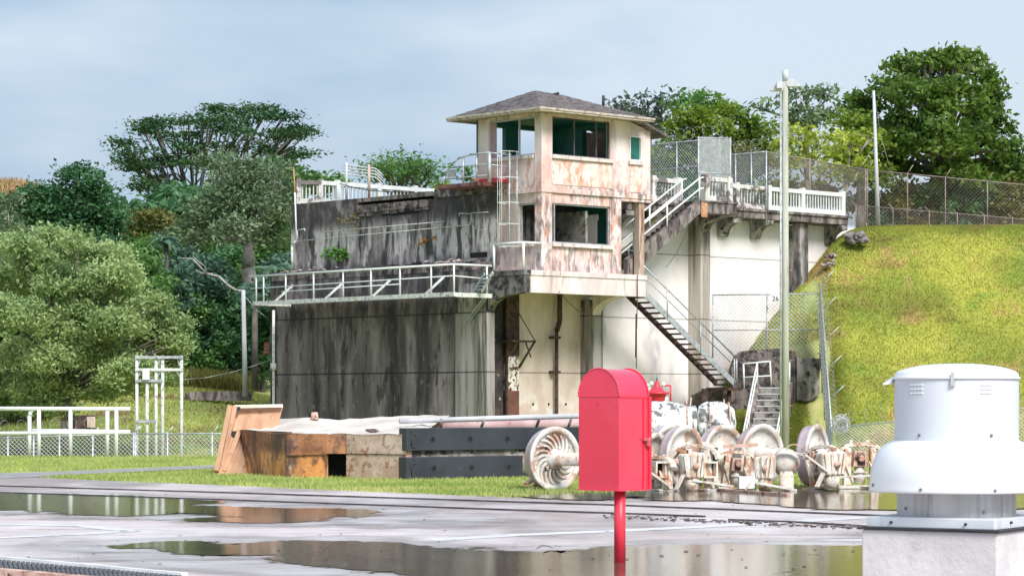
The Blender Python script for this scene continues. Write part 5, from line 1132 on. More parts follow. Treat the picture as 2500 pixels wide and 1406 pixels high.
# axle-box castings: arched top bar, two pedestal legs, spring seat, base plate
def make_casting(label, group):
    t = thing('axle_box_frame', (0,0,0), label, 'cast frame', group)
    m = MB(); pts = [Vector((-.44,0,.60)),Vector((-.34,0,.72)),Vector((-.2,0,.79)),Vector((0,0,.81)),Vector((.2,0,.80)),Vector((.34,0,.75)),Vector((.42,0,.66)),Vector((.45,0,.58))]
    for i in range(len(pts)-1): m.beam(pts[i],pts[i+1],.13,.06)
    for x in (-.15,.15): m.tube((x,0,.8),(x,0,.88),.035,7)
    m.build('arched_bar', M['rust_cream'], t, world=False)
    for x, l in ((-.22,-.02),(.24,.03)):
        m = MB(); m.hexa([Vector((x-.07+l,-.09,.06)),Vector((x+.07+l,-.09,.06)),Vector((x+.07+l,.09,.06)),Vector((x-.07+l,.09,.06))],[Vector((x-.055,-.07,.74)),Vector((x+.055,-.07,.74)),Vector((x+.055,.07,.74)),Vector((x-.055,.07,.74))])
        m.beam((x-.09,-.1,.5),(x+.08,-.1,.12),.05,.03); m.build('pedestal_leg', M['rust_cream'], t, world=False, bevel=.01)
    m = MB(); m.hexa([Vector(p) for p in ((-.14,-.12,.40),(.14,-.12,.40),(.14,.1,.40),(-.14,.1,.40))],[Vector(p) for p in ((-.11,-.09,.68),(.11,-.09,.68),(.11,.08,.68),(-.11,.08,.68))]); m.tube((0,-.13,.55),(0,-.18,.55),.06,10); m.build('bearing_box', M['rust_bar'], t, world=False, bevel=.012)
    m = MB(); m.tube((0,0,.1),(0,0,.4),.11,14,.09); m.box((0,0,.30),(.26,.24,.03)); m.build('spring_seat', M['cream'], t, world=False)
    m = MB(); m.box((0,0,.03),(.86,.30,.045),.08); m.box((.12,-.16,.05),(.5,.07,.03),-.25); m.build('base_plate', M['cream'], t, world=False)
    m = MB()
    for x in (-.31,-.12,.12,.31): m.tube((x,-.04,.76),(x,-.04,.83 if abs(x)<.2 else .78),.022,6)
    for k in range(5): m.tube((-.05+k*.03,-.13,.42),(-.07+k*.03,-.14,.66),.010,4)
    m.build('bolt', M['dark_metal'], t, world=False); return t
GC = 'rusty axle-box castings among the wheels'
k0 = make_casting('rust-streaked axle-box casting in front of the first plain wheel', GC); k0.location = wpos(1698,46.0,.0); k0.rotation_euler = (0,0,-.5)
kc = copy_tree(k0, wpos(1792,46.6,0), .15, 'orange-rusted axle-box casting with an arched bar, beside the white junction box', GC)
kc.scale = (1.15,1,.95)
kc.scale = (.8,1,.86); kc.rotation_euler[1] = .09
kc = copy_tree(k0, wpos(2012,46.6,.02), -.75, 'axle-box casting in front of the rightmost wheel', GC)
kc.scale = (.85,1,.95); kc.rotation_euler[1] = -.07
kc = copy_tree(k0, wpos(2098,47.0,.02), .1, 'salmon-coloured axle-box casting at the right end of the row', GC)
kc = copy_tree(k0, wpos(1610,46.0,.0), -.9, 'pale axle-box casting at the right edge of the red box', GC)
def sitem(name, label, cat, fn, mat, bevel=0, part=None, extra=()):
    m = MB(); fn(m); o = m.build(name, mat, None, bevel=bevel); tag(o, label, cat); return o
sitem('motor_housing', 'white rounded motor housing left of the rightmost wheel', 'motor housing', lambda m: m.lathe([(-.22,.0),(-.2,.14),(-.12,.23),(.0,.26),(.12,.23),(.2,.17),(.24,.10),(.24,0)], px(1917,1128,46.3), 'X', 24, M=Matrix.Rotation(-.5,3,'Z')), M['cream'])
sitem('drum', 'cream drum standing by the right foot of the row of castings', 'drum', lambda m: m.lathe([(0,.13),(.30,.13),(.36,.10),(.36,0)], wpos(1920,45.9,.0), 'Z', 20), M['rust_cream'])
sitem('junction_box', 'small bright white box low between the rusty castings', 'box', lambda m: m.box(wpos(1822,45.9,.16),(.28,.18,.22),.05), M['white_box'], .008)
sitem('angle_iron', 'rusty angle iron sticking out left of the spiral-ribbed wheel', 'steel bar', lambda m: (m.beam(px(1282,1182,46.2),px(1318,1160,46.8),.09,.05), m.beam(px(1300,1188,46.2),px(1330,1170,46.8),.06,.04)), M['rust_bar'])
sitem('bearing_cap', 'rusty rounded bearing cap behind the left rim of the spiral-ribbed wheel', 'casting', lambda m: m.lathe([(-.12,0),(-.12,.16),(.0,.22),(.2,.22)], px(1292,1130,47.2), 'X', 16), M['rust_cream'])
sitem('hollow_beam', 'dark-ended hollow box beam between the first two castings', 'steel beam', lambda m: (m.beam(px(1738,1108,46.2),px(1716,1100,48.5),.26,.30)), M['rust_cream'], .01)
m = MB(); m.beam(px(1738.6,1108.5,46.15),px(1738.5,1108.4,46.18),.20,.24); tag(m.build('beam_end_shade', M['black']), 'black plate painted as the shaded open end of the hollow beam between castings', 'opening')  # black plate on a solid end, painted shade of a hollow
rnd = random.Random(31)
for i, (ua,va,ub,vb,lb) in enumerate(((1585,1150,1640,1190,'pale steel foot plate right of the red post'),(1690,1172,1790,1186,'flat steel strip lying before the first casting'),(1850,1178,1945,1196,'cream strip lying below the lamp pole'),(1960,1105,2020,1150,'cream bar leaning diagonally on the rightmost wheel'),(2030,1165,2130,1160,'cream strap on the ground at the right end'),(1765,1090,1850,1085,'orange-rusted bar laid over the castings'),(1870,1088,1965,1110,'thin cream rod across the castings left of the rightmost wheel'))):
    Yz = 45.7 if va > 1140 else 46.0
    a, b = px(ua,va,Yz), px(ub,vb,Yz); a.z = max(a.z,.03); b.z = max(b.z,.03); m = MB(); m.beam(a,b,.10,.035 if i != 5 else .06); o = m.build('steel_strip', M['rust_bar'] if i == 5 else M['cream']); tag(o, lb, 'steel bar', 'loose bars among the wheels')
m = MB(); c = px(1938,1102,46.2); m.path([c+Vector((.15*math.cos(a),-.05,.13*math.sin(a))) for a in [k*math.pi/9 for k in range(16)]],.010,5); tag(m.build('bent_hoop', M['rust_bar']), 'thin bent red hoop left of the rightmost wheel', 'hoop')
kc.scale = (.8,1,.75)
# journal housings: tapered ribbed casting over a round cup
def make_housing(label, group):
    t = thing('journal_housing', (0,0,0), label, 'casting', group); m = MB()
    m.hexa([Vector(p) for p in ((-.17,-.14,.24),(.17,-.14,.24),(.17,.16,.24),(-.17,.16,.24))],[Vector(p) for p in ((-.23,-.12,.66),(.20,-.12,.70),(.20,.16,.70),(-.23,.16,.66))]); m.build('shell', M['casting2'], t, world=False, bevel=.03)
    m = MB()
    for x in (-.15,-.04,.08,.16): m.beam((x*.8,-.16,.27),(x*1.15,-.15,.66),.025,.05)
    m.build('shell_rib', M['casting2'], t, world=False)
    m = MB(); m.lathe([(.0,.0),(.0,.12),(.22,.14),(.24,.11),(.24,0)], (0,0,0), 'Z', 18); m.build('cup', M['rust_cream'], t, world=False)
    m = MB(); m.beam((-.2,-.12,.3),(-.36,-.2,.03),.07,.04); m.build('strut', M['cream'], t, world=False)
    m = MB(); m.lathe([(0,.0),(.0,.06),(.06,.055),(.06,0)], (.02,-.2,.45), 'Y', 10); m.build('cap', M['rust_bar'], t, world=False); return t
GH = 'tapered journal housings in front of the wheels'
h0 = make_housing('tapered ribbed housing in front of the first wheel right of the red box', GH); h0.location = wpos(1690,45.8,0); h0.rotation_euler = (0,0,.2)
hc = copy_tree(h0, wpos(1868,45.9,0), -.3, 'tapered ribbed housing between the white junction box and the white motor housing', GH); hc.scale = (.9,.9,.93)
hc = copy_tree(h0, wpos(2030,46.2,.05), .35, 'tapered ribbed housing at the hub of the rightmost wheel', GH); hc.scale = (1.1,1,.95)
# corroded concrete-coated drums behind
def lump(label, ua, ub, vt, vb, Y, seed):
    t = thing('corroded_cylinder', px((ua+ub)/2,vb,Y), label, 'corroded cylinder', 'white corroded cylinders behind the wheels')
    rg = random.Random(seed); c = px((ua+ub)/2,(vt+vb)/2,Y); r_ = (vb-vt)/2/F*Y; L = (ub-ua)/F*Y; n = 36; vs = []; rows = 16
    ph = [rg.uniform(0,6) for _ in range(6)]
    for j in range(rows):
        x = -L/2+L*j/(rows-1); e = 1-.35*(abs(2*j/(rows-1)-1))**6
        if j in (0, rows-1): e = .01
        for i in range(n):
            a = 2*math.pi*i/n; rr = r_*e*(1+.10*math.sin(2*a+ph[0]+x*4)+.06*math.sin(5*a+ph[1]-x*7)+.04*math.sin(11*a+x*13+ph[2])+.06*math.sin(x*9+ph[3])+rg.uniform(-.03,.03)); vs.append(c+Vector((x, rr*math.cos(a)+x*.5, rr*math.sin(a))))
    m = MB(); m.add(vs, [(j*n+i,j*n+(i+1)%n,(j+1)*n+(i+1)%n,(j+1)*n+i) for j in range(rows-1) for i in range(n)], True); m.build('body', M['lump'], t)
    for k in ((.75,) if seed == 1 else (.3,.8)):
        x = -L/2+L*k; m = MB(); m.path([c+Vector((x,r_*1.07*math.cos(a)+x*.5,r_*1.07*math.sin(a))) for a in [q_*math.pi/12 for q_ in range(-2,20)]]+[c+Vector((x+.1*(-1)**int(k*9),x*.5-.1,r_*(1.0+k*.3)))],.016,5); m.build('iron_hoop', M['rust_bar'], t)
    return t
lump('larger white corroded cylinder wrapped in rusty hoops, behind the first wheels', 1572,1710,982,1088,51.5,1)
lump('smaller white corroded cylinder with bent iron rods, left of the lower steps', 1698,1800,986,1080,51.8,2)
# red valve
rv = thing('red_valve', px(1605,1000,60), 'red pressure valve with small gauges behind the right side of the red box', 'valve')
Yv = 60; c = px(1604,985,Yv)
m = MB(); m.lathe([(-1.3,.13),(.0,.13),(.0,.15),(.06,.16),(.12,.20),(.22,.22),(.22,.28),(.27,.28),(.27,.20),(.36,.12),(.42,.07),(.50,.055),(.54,.0)], c, 'Z', 24); m.build('body', M['red2'], rv)
m = MB(); m.tube(c+Vector((0,0,.5)),c+Vector((0,0,.66)),.02,6); m.build('spindle', M['screw'], rv)
m = MB(); m.path([c+Vector((.10,-.1,.42)),c+Vector((.31,-.1,.42)),c+Vector((.31,-.1,-.02)),c+Vector((.2,-.1,-.02))],.02,6); m.path([c+Vector((-.24,-.1,.35)),c+Vector((-.24,-.1,.2))],.02,6); m.build('side_pipe', M['red2'], rv)
for x, z in ((-.22,.42),(-.13,.48),(.15,.46),(-.20,.36),(.22,.12)):
    m = MB(); m.tube(c+Vector((x,-.14,z)),c+Vector((x,-.10,z)),.045,12); m.build('gauge', M['white_box'], rv)

# ================================================================== red box on a post
Yb = 25.5; rb = thing('red_hose_box', (px(1500,0,Yb).x, Yb, 0), 'bright red arched-top metal box on a round red post in the puddle', 'fire box')
cn = px(1508,980,Yb); cn = Vector((cn.x, Yb-.28, 0)); e1_ = Vector((-.743,.669,0)); e2_ = Vector((.669,.743,0)); w1_, w2_ = .515, .455
kz = (Yb-.28)/F; zb0, zs = 1.6-217*kz, 1.6+12*kz; arR = w1_/2; top_arch = zs+arR*1.06
def bx_(a, b, z): p = cn+e1_*a+e2_*b; return Vector((p.x,p.y,z))
prof = [(0,zb0),(w1_,zb0),(w1_,zs)]+[(w1_/2+arR*math.cos(math.pi*i/24), zs+arR*1.06*math.sin(math.pi*i/24)) for i in range(1,24)][::1]
prof = [(0,zb0),(w1_,zb0)]+[(w1_/2+arR*math.cos(math.pi*i/28), zs+arR*1.06*math.sin(math.pi*i/28)) for i in range(0,29)]
m = MB(); n = len(prof); vs = [bx_(a,0,z) for a,z in prof]+[bx_(a,w2_,z) for a,z in prof]
m.add(vs, [tuple(range(n)), tuple(range(2*n-1,n-1,-1))]); m.sm[-2:] = [False,False]
for i in range(n):
    j = (i+1)%n; m.add([vs[i],vs[j],vs[n+j],vs[n+i]], [(3,2,1,0)], False)
bd = m.build('cabinet', M['red'], rb)
m = MB(); 
for (a,b) in ((0,w1_),): m.beam(bx_(0,-.002,zs),bx_(w1_,-.002,zs),.004,.006)
m.beam(bx_(-.003,.01,zs-.005),bx_(-.003,w2_,zs-.005),.008,.018); m.build('seam', M['red2'], rb)
m = MB(); 
def rim(b, off):
    pts = [bx_(w1_/2+(arR+.006)*math.cos(math.pi*i/28), b, zs+(arR*1.06+.006)*math.sin(math.pi*i/28)) for i in range(29)]
    m.path(pts, .007, 5)
rim(0.0,0); m.build('front_rim', M['red'], rb); m = MB(); rim(w2_,0); m.build('rear_rim', M['red'], rb); m = MB(); m.beam(bx_(0,0,zb0),bx_(w1_,0,zb0),.014,.014); m.beam(bx_(0,0,zb0),bx_(0,w2_,zb0),.014,.014); m.build('bottom_edge', M['red'], rb)
m = MB(); m.hexa([bx_(-.012,w2_-.085,zb0+.01),bx_(-.001,w2_-.085,zb0+.01),bx_(-.001,w2_-.07,zb0+.01),bx_(-.012,w2_-.07,zb0+.01)],[bx_(-.012,w2_-.085,zs-.02),bx_(-.001,w2_-.085,zs-.02),bx_(-.001,w2_-.07,zs-.02),bx_(-.012,w2_-.07,zs-.02)])
m.hexa([bx_(-.02,w2_-.004,zb0),bx_(-.001,w2_-.004,zb0),bx_(-.001,w2_+.03,zb0),bx_(-.02,w2_+.03,zb0)],[bx_(-.02,w2_-.004,zs),bx_(-.001,w2_-.004,zs),bx_(-.001,w2_+.03,zs),bx_(-.02,w2_+.03,zs)]); m.build('door_edge', M['red2'], rb)
m = MB(); zl = 1.6-93*kz; m.beam(bx_(-.02,w2_-.10,zl),bx_(-.02,w2_+.02,zl),.03,.03); m.beam(bx_(-.03,w2_-.06,zl-.04),bx_(-.03,w2_-.02,zl-.04),.03,.05); m.tube(bx_(-.03,w2_-.02,zl+.02),bx_(-.03,w2_-.02,zl-.03),.014,6); m.build('latch', surf('red_latch', (.5,.08,.1),(.62,.2,.2),30,rough=.5), rb)
m = MB()
for zz in (-.05,-.065,-.08): m.beam(bx_(w1_*.50,-.002,zs+zz),bx_(w1_*.55,-.002,zs+zz),.003,.005)
for (a,b) in ((.06,-.1),(.94,-.1),(.06,-.82),(.94,-.82)): p = bx_(w1_*a,0,zs+b); m.tube(p-e2_*.004,p+e2_*.003,.008,8)
m.build('vent_slot', M['red2'], rb)
m = MB(); pc2 = bx_(.12,.16,0); m.tube((pc2.x,pc2.y,-.02),(pc2.x,pc2.y,zb0+.01),.057,18); m.build('post', M['red2'], rb)

# ================================================================== white roof ventilator on a curb
Yn = 18.0; vc = px(2335,0,Yn); vx = vc.x; zz = lambda v: 1.6+(980-v)*Yn/F
vt = thing('roof_ventilator', (vx,Yn,0), 'big white mushroom-shaped ventilator on a pale concrete block at the right front', 'ventilator')
phi = math.atan2(.146,.64)
def sq(hd, z, rot=0):
    fc = Vector((.146,-.64,0)).normalized()*hd; lc = Vector((-fc.y*-1*-1, 0, 0)); 
    a = fc; b = Vector((-a.y, a.x, 0)); return [Vector((vx,Yn,z))+q_ for q_ in (a, b, -a, -b)]
ctr = Vector((vx,Yn,0)); dgn = .70
m = MB(); m.hexa(sq(dgn,0), sq(dgn,zz(1288))); m.build('concrete_curb', M['curb'], vt, bevel=.012)
m = MB(); m.hexa(sq(dgn+.03,zz(1287.5)+.001), sq(dgn+.035,zz(1283))); m.build('gasket', M['gasket'], vt)
m = MB(); m.hexa(sq(dgn-.035,zz(1283)+.001), sq(dgn-.035,zz(1257))); m.build('cap_flashing', M['vent_grey'], vt, bevel=.008)
pr = lambda pts: [(zz(v), r_/F*Yn) for v, r_ in pts]
m = MB(); m.lathe(pr([(1257,144),(1190,144)]), ctr, n=72); m.build('neck', M['neck'], vt)
m = MB(); m.lathe(pr([(1196,207),(1199,209),(1196,212),(1191,211),(1170,210),(1150,208),(1130,203),(1112,196),(1098,187),(1087,176),(1079,163),(1074,150),(1074,140)]), ctr, n=96)
m.lathe(pr([(1196,207),(1180,150)]), ctr, n=96); m.build('hood', M['vent_white'], vt)
m = MB(); m.lathe(pr([(1075,150),(923,150)]), ctr, n=96); m.build('motor_cowl', M['vent_grey'], vt)
m = MB(); m.lathe(pr([(926,152),(926,154),(921,154),(920,150),(912,149),(906,142),(899,122),(893,94),(889,60),(887.5,25),(887,0)]), ctr, n=96); m.build('domed_lid', M['vent_white'], vt)
def on(r_, u, v, off=.0):
    x = (u-2335)/F*Yn; rr = r_/F*Yn; y = -math.sqrt(max(0,rr*rr-x*x)); n_ = Vector((x,y,0)).normalized(); return Vector((vx+x,Yn+y,zz(v)))+n_*off, n_
m = MB()
for u, v, r_ in ((2228,1061,150),(2394,1061,150),(2484,1058,150),(2220,1189,211),(2391,1190,211),(2127,1182,211),(2376,1244,144),(2203,1238,144)):
    p, n_ = on(r_, u, v); m.tube(p-n_*.004, p+n_*.008, .011, 10)
for u, v in ((2184,1263),(2340,1268),(2430,1266)):
    pass
m.build('bolt', M['screw'], vt)
m = MB(); f4 = sq(dgn-.035, 0)
for i, ks in ((0,(.2,.45,.75)),): pass
fcn, lcn, rcn = f4[0], f4[3], f4[1]
for k in (.22,.8): p = fcn.lerp(lcn,k); p.z = zz(1270); m.tube(p,p+Vector((-.01,-.012,0)),.009,8)
for k in (.3,): p = fcn.lerp(rcn,k); p.z = zz(1268); m.tube(p,p+Vector((.01,-.012,0)),.009,8)
m.build('cap_screw', M['gasket'], vt)
m = MB()
for uc in (2222,2380):
    for dv in (940,950,960):
        pts = [on(150,uc+du,dv,.003)[0] for du in (-14,-7,0,7,14)]; m.path(pts,.0045,5)
m.build('louvre', M['vent_white'], vt)
m = MB(); p, n_ = on(154,2300,921,.004); m.box(p,(.025,.012,.06)); p, n_ = on(150,2301,937,.012); m.box(p,(.032,.022,.034)); m.build('clasp', M['galv'], vt)
m = MB(); m.hexa([px(2188,921,Yn+.05),px(2155,936,Yn-.05),px(2156,940,Yn-.05),px(2190,934,Yn+.05)],[px(2188,916,Yn+.3),px(2172,924,Yn+.4),px(2172,927,Yn+.4),px(2190,930,Yn+.3)]); m.build('side_flap', M['vent_grey'], vt)

for (u,v,lb) in ((1733,1146,'open black-mouthed steel channel between the first two castings'),(1616,1146,'open black-mouthed steel channel at the right edge of the red box')):
    c = px(u,v,45.75); t = thing('box_channel', c, lb, 'steel channel', 'black-mouthed channels among the castings'); rz = .35
    m = MB(); Mr = Matrix.Rotation(rz,3,'Z')
    for (dx,dz,w,h) in ((-.12,0,.03,.26),(.12,0,.03,.26),(0,.13,.27,.03),(0,-.13,.27,.03)): m.box(c+Mr@Vector((dx,.2,dz)),(w,.5,h),rz)
    m.build('shell', M['rust_cream'], t); m = MB(); m.box(c+Mr@Vector((0,.1,0)),(.21,.02,.23),rz); m.build('inside_shade', M['black'], t)  # black plate puts the channel's inner shade in as colour
# ================================================================== trees
def lobe_pts(l, Y, rg, cr):
    u, v, ru, rv = l[:4]; dy = l[4] if len(l) > 4 else 0
    c = np.array(tuple(px(u, v, Y+dy))); k = (Y+dy)/F; rx, rz = ru*k, rv*k; ry = rx*.85
    area = 4*math.pi*((rx*ry)**1.6/3+(rx*rz)**1.6/3+(ry*rz)**1.6/3)**(1/1.6); n = max(5, int(area/(cr*cr*1.5)))
    d = rg.normal(0,1,(n,3)); d /= np.linalg.norm(d,axis=1,keepdims=True); d[:,2] = np.where(d[:,2] < -.55, -d[:,2], d[:,2])
    r = rg.uniform(.55,1.08,(n,1)); return c+d*r*np.array([rx,ry,rz]), c, area
def tree(name, label, mat, Y, lobes, trunk, leaf=.17, cr=.7, dens=2.2, cat='tree', group=None, bark='bark', asp=.5, flat=.6, seed=1, tr=.22, up=.5, spread=.5, fill=True, twigs=0, limb=.5):
    rg = np.random.default_rng(seed); base = px(trunk[0], trunk[1], Y) if trunk else px(lobes[0][0], lobes[0][1]+lobes[0][3], Y)
    t = thing(name, base, label, cat, group); allc = []; cs = []
    for l in lobes:
        p, c, area = lobe_pts(l, Y, rg, cr); cs.append((c, p))
        npc = max(4, int(dens*area/(leaf*leaf*asp*2)/len(p)))
        w = rg.uniform(.5,1.5,len(p)); cnt = np.maximum(2,(npc*w)).astype(int)
        idx = np.repeat(np.arange(len(p)), cnt); off = rg.normal(0,1,(len(idx),3))*cr*spread*np.array([1,1,flat]); allc.append(p[idx]+off)
        # drooping rim of each clump
    C = np.concatenate(allc); fast_mesh('crown', leaf_quads(C, leaf, rg, asp, up), 4, M[mat], t)
    if trunk:
        m = MB(); rnd = random.Random(seed); fk = px(trunk[2], trunk[3], Y); b = base-Vector((0,0,.6))
        m.path([b, b.lerp(fk,.5)+Vector((rnd.uniform(-.15,.15),0,0)), fk], tr*1.15, 8, tr*.8)
        for c, p in cs:
            c = Vector(c); mid = fk.lerp(c,.5)+Vector((rnd.uniform(-.4,.4),0,.25)); m.path([fk,mid,c],tr*limb,6,tr*limb*.4)
            for q_ in range(4+twigs):
                e = Vector(p[rnd.randrange(len(p))]); m.path([mid if q_%2 else c, c.lerp(e,.5)+Vector((0,0,.1)), e],tr*.16,4,.015)
        m.build('trunk', M[bark], t)
    return t
GT = 'trees on the left slope'; GR = 'trees on the right behind the hill fence'
rb_ = random.Random(17); LB = []
for (u,v,ru,rv) in [(20,690,80,50),(90,650,70,45),(170,620,60,38),(235,625,55,35),(110,600,40,24),(60,600,35,20),(200,580,28,14),(150,690,80,45),(260,700,75,45),(330,750,60,40),(300,680,50,28),(380,790,60,38),(425,820,42,30),(445,850,28,20),(30,780,90,55),(120,780,80,50),(210,780,80,50),(290,800,80,48),(360,850,70,45),(410,890,50,35),(60,870,85,50),(150,880,85,45),(240,880,85,45),(320,920,70,35),(20,950,70,40),(110,950,80,35),(200,950,80,30),(270,960,60,22),(380,930,50,28),(340,700,30,16),(395,750,30,16),(0,620,40,25),(40,990,60,22),(110,985,50,20),(270,640,35,20),(130,590,35,18)]:
    LB.append((u+rb_.uniform(-12,12), v+rb_.uniform(-10,10), ru*rb_.uniform(.8,1.15), rv*rb_.uniform(.75,1.1), rb_.uniform(-3.2,2.5)))
tree('broad_tree','large bright yellow-green tree filling the left edge above the white railing','leaf_bright',99,LB,
 (165,1062,165,955), leaf=.095, cr=.44, dens=2.6, limb=.15, group=GT, seed=3, tr=.2, flat=.75, asp=.42, up=.3, spread=.52)
tree('round_tree','dark green round tree against the sky at the upper left','leaf_dark',135,[(190,450,65,45),(120,500,85,50),(235,500,65,50),(60,545,80,60),(170,560,110,60),(255,590,60,70),(100,620,100,60)],(170,800,170,640),leaf=.15,cr=.75,dens=1.7,group=GT,seed=4)
tree('scraggly_tree','grey-green open tree at the left edge below the brown hill','leaf_grey',120,[(20,520,50,40),(10,590,60,50),(90,590,50,40),(45,640,80,30)],(0,760,5,620),leaf=.14,cr=.5,dens=.9,group=GT,seed=5,tr=.12,bark='bark_pale')
# flat-topped umbrella tree, tiers of foliage on rising limbs
def umbrella(label, Y, tiers, base, fork, seed=7, leaf=.22, mat='leaf_umbrella', dens=1.6, group=GT, th_=.45, tr=.35, name='umbrella_tree'):
    rg = np.random.default_rng(seed); rnd = random.Random(seed); b = px(*base, Y); fk = px(*fork, Y); t = thing(name, b, label, 'tree', group); allc = []; m = MB()
    m.path([b-Vector((0,0,.5)), b.lerp(fk,.5)+Vector((.2,0,0)), fk], tr, 8, tr*.75)
    for (u, v, ru, rv) in tiers:
        dy = rnd.uniform(-3,3); c = px(u, v, Y+dy); k = (Y+dy)/F; rx, rz = ru*k, rv*k
        rx *= .86; n = max(4,int(rx*rx*.55*math.pi/.8)); a = rg.uniform(0,2*math.pi,n); r = np.sqrt(rg.uniform(0,1,n))
        p = np.stack([np.cos(a)*r*rx, np.sin(a)*r*rx*.7, rg.uniform(-.8,.8,n)*rz+(1-r)*rz*.7],1)+np.array(tuple(c))
        cnt = max(10,int(dens*.9*.9/(leaf*leaf*.5))); q_ = np.repeat(p,cnt,axis=0)+rg.normal(0,1,(len(p)*cnt,3))*np.array([.50,.50,th_*.36]); allc.append(q_)
        mid = fk.lerp(c,.55)+Vector((0,0,-.6)); m.path([fk, fk.lerp(mid,.6)+Vector((0,0,-.1)), mid, c-Vector((0,0,rz*.4))], tr*.32, 5, .05)
        for j in range(3): e = Vector(p[rnd.randrange(len(p))]); m.path([mid.lerp(c,.3), mid.lerp(e,.65)+Vector((0,0,-.25)), e-Vector((0,0,.1))], .07, 4, .025)
    fast_mesh('crown', leaf_quads(np.concatenate(allc), leaf, rg, .5, 1.2), 4, M[mat], t); m.build('trunk', M['bark'], t); return t
umbrella('tall flat-topped umbrella tree with tiers of dark foliage against the sky at left',160,
 [(300,350,36,7),(330,372,50,10),(310,392,40,7),(350,315,45,9),(375,300,45,9),(420,305,50,10),(395,335,55,10),(460,300,50,10),(510,290,45,9),(520,272,22,6),(560,300,50,12),(600,272,45,10),(640,290,50,14),(655,265,35,7),(690,290,40,9),(720,325,40,8),(735,318,28,5),(700,340,50,12),(650,330,60,14),(590,330,55,14),(540,320,50,12),(460,330,50,10),(480,355,45,10),(430,370,45,11),(385,395,45,10),(440,395,40,9),(350,410,45,8),(330,410,25,6),(470,400,35,8),(345,452,35,11),(385,440,40,9),(375,460,30,7),(700,380,40,8),(735,375,20,5),(620,370,60,15),(560,365,50,12),(670,400,50,12)],
 (500,640),(478,520),leaf=.15,dens=1.2)
tree('grey_tree','pale grey-green tree with a thick visible trunk close to the left end of the building','leaf_grey',126,
 [(600,440,85,50,1),(540,410,50,35,2),(670,450,55,50),(560,500,80,45),(640,520,75,50,-1),(700,520,30,60),(520,545,60,40),(590,570,60,35,-2),(480,520,40,40),(660,590,40,40),(470,590,60,35)],(612,690,608,590),leaf=.12,cr=.6,dens=1.25,group=GT,seed=8,tr=.34,bark='bark_pale',flat=.7,twigs=5)
tree('olive_tree','brownish olive tree in the middle of the left forest','leaf_olive',140,[(370,555,75,42),(430,590,60,35),(330,590,45,30),(320,620,60,22)],(380,760,380,620),leaf=.18,cr=.6,dens=1.2,group=GT,seed=9)
tree('round_tree','dark crown rising left of the umbrella tree limbs','leaf_dark',150,[(430,490,55,32),(390,520,50,30),(470,530,60,40)],(430,700,430,540),leaf=.2,cr=.7,dens=1.5,group=GT,seed=10)
tree('round_tree','mid green tree in the gap below the sky at left','leaf_yellowgreen',165,[(340,525,45,25),(320,560,40,40),(370,530,40,22)],(340,700,340,560),leaf=.22,cr=.7,dens=1.5,group=GT,seed=11)
FL = [(300,700,110,80,'leaf_mid',118,'green tree just behind the bright yellow-green tree'),(395,720,70,90,'leaf_blue',122,'blue-green tree above the steel gantry'),(350,640,60,60,'leaf_mid',128,'fresh green tree between the olive tree and the bright tree'),
 (500,680,60,55,'leaf_blue',124,'blue-green tree around the bare pale branch'),(460,800,80,80,'leaf_dark',124,'deep green tree behind the steel gantry'),(545,790,70,80,'leaf_dark',126,'dark tree left of the pale concrete pole'),
 (640,830,60,80,'leaf_dark',124,'dark tree between the pale concrete pole and the building'),(690,700,50,80,'leaf_blue',122,'blue-green tree touching the dark wall'),(520,880,55,38,'leaf_mid',124,'low fresh green bush at the forest foot right of the gantry'),
 (630,895,55,35,'leaf_dark',124,'low dark bush at the building foot'),(410,640,70,60,'leaf_blue',134,'blue-green tree below the olive tree'),(250,640,60,60,'leaf_dark',132,'dark tree above the bright tree'),
 (660,640,60,50,'leaf_mid',134,'mid green tree behind the grey tree trunk'),(560,660,60,60,'leaf_dark',136,'dark tree left of the grey tree trunk'),(430,885,65,38,'leaf_dark',124,'dark bush behind the gantry legs'),(60,985,90,40,'leaf_dark',110,'dark bush under the left side of the bright tree'), (190,950,60,24,'leaf_dark',122,'low dark bush beneath the bright tree'),(600,740,60,60,'leaf_mid',128,'green tree behind the top of the pale pole')]
FL += [(560,600,50,40,'leaf_mid',140,'fresh green tree above the bare pale branch'),(700,600,35,60,'leaf_mid',132,'green tree between the grey tree and the corner mast'),(450,760,60,50,'leaf_mid',123,'fresh green tree right of the bright yellow-green tree')]
for i,(u,v,ru,rv,mt,Y,lb) in enumerate(FL):
    tree('forest_tree' if rv > 50 else 'bush', lb, mt, Y, [(u,v,ru,rv),(u-ru*.5,v+rv*.4,ru*.7,rv*.7,-1),(u+ru*.5,v+rv*.3,ru*.7,rv*.7,1),(u+ru*.1,v-rv*.45,ru*.6,rv*.5,1)], (u,v+rv*1.5,u,v+rv*.4), leaf=.135, cr=.55, dens=1.5, group=GT, seed=20+i, tr=.13, cat='tree' if rv > 50 else 'bush')
# far-off wood behind everything
def wood(name, boxes, mat, Y0, Y1, n, leaf, seed):
    rg = np.random.default_rng(seed); allc = []
    for (u0,v0,u1,v1) in boxes:
        k = int(n*(u1-u0)*(v1-v0)/40000); u = rg.uniform(u0,u1,k); v = rg.uniform(v0,v1,k); Yv_ = rg.uniform(Y0,Y1,k)
        c = np.stack([(u-1250)/F*Yv_, Yv_, EYE+(HZ-v)/F*Yv_],1); c = np.repeat(c,60,axis=0)+rg.normal(0,1,(k*60,3))*np.array([1,1,.6]); allc.append(c)
    o = fast_mesh(name, leaf_quads(np.concatenate(allc), leaf, rg), 4, M[mat]); tag(o, 'dense dark forest mass filling the slope behind the left trees', 'forest', kind='stuff'); return o
wood('forest', [(-30,560,320,700),(300,600,720,960),(-30,680,320,960),(430,520,720,640),(300,560,440,640)], 'leaf_dark', 145, 156, 900, .42, 77)
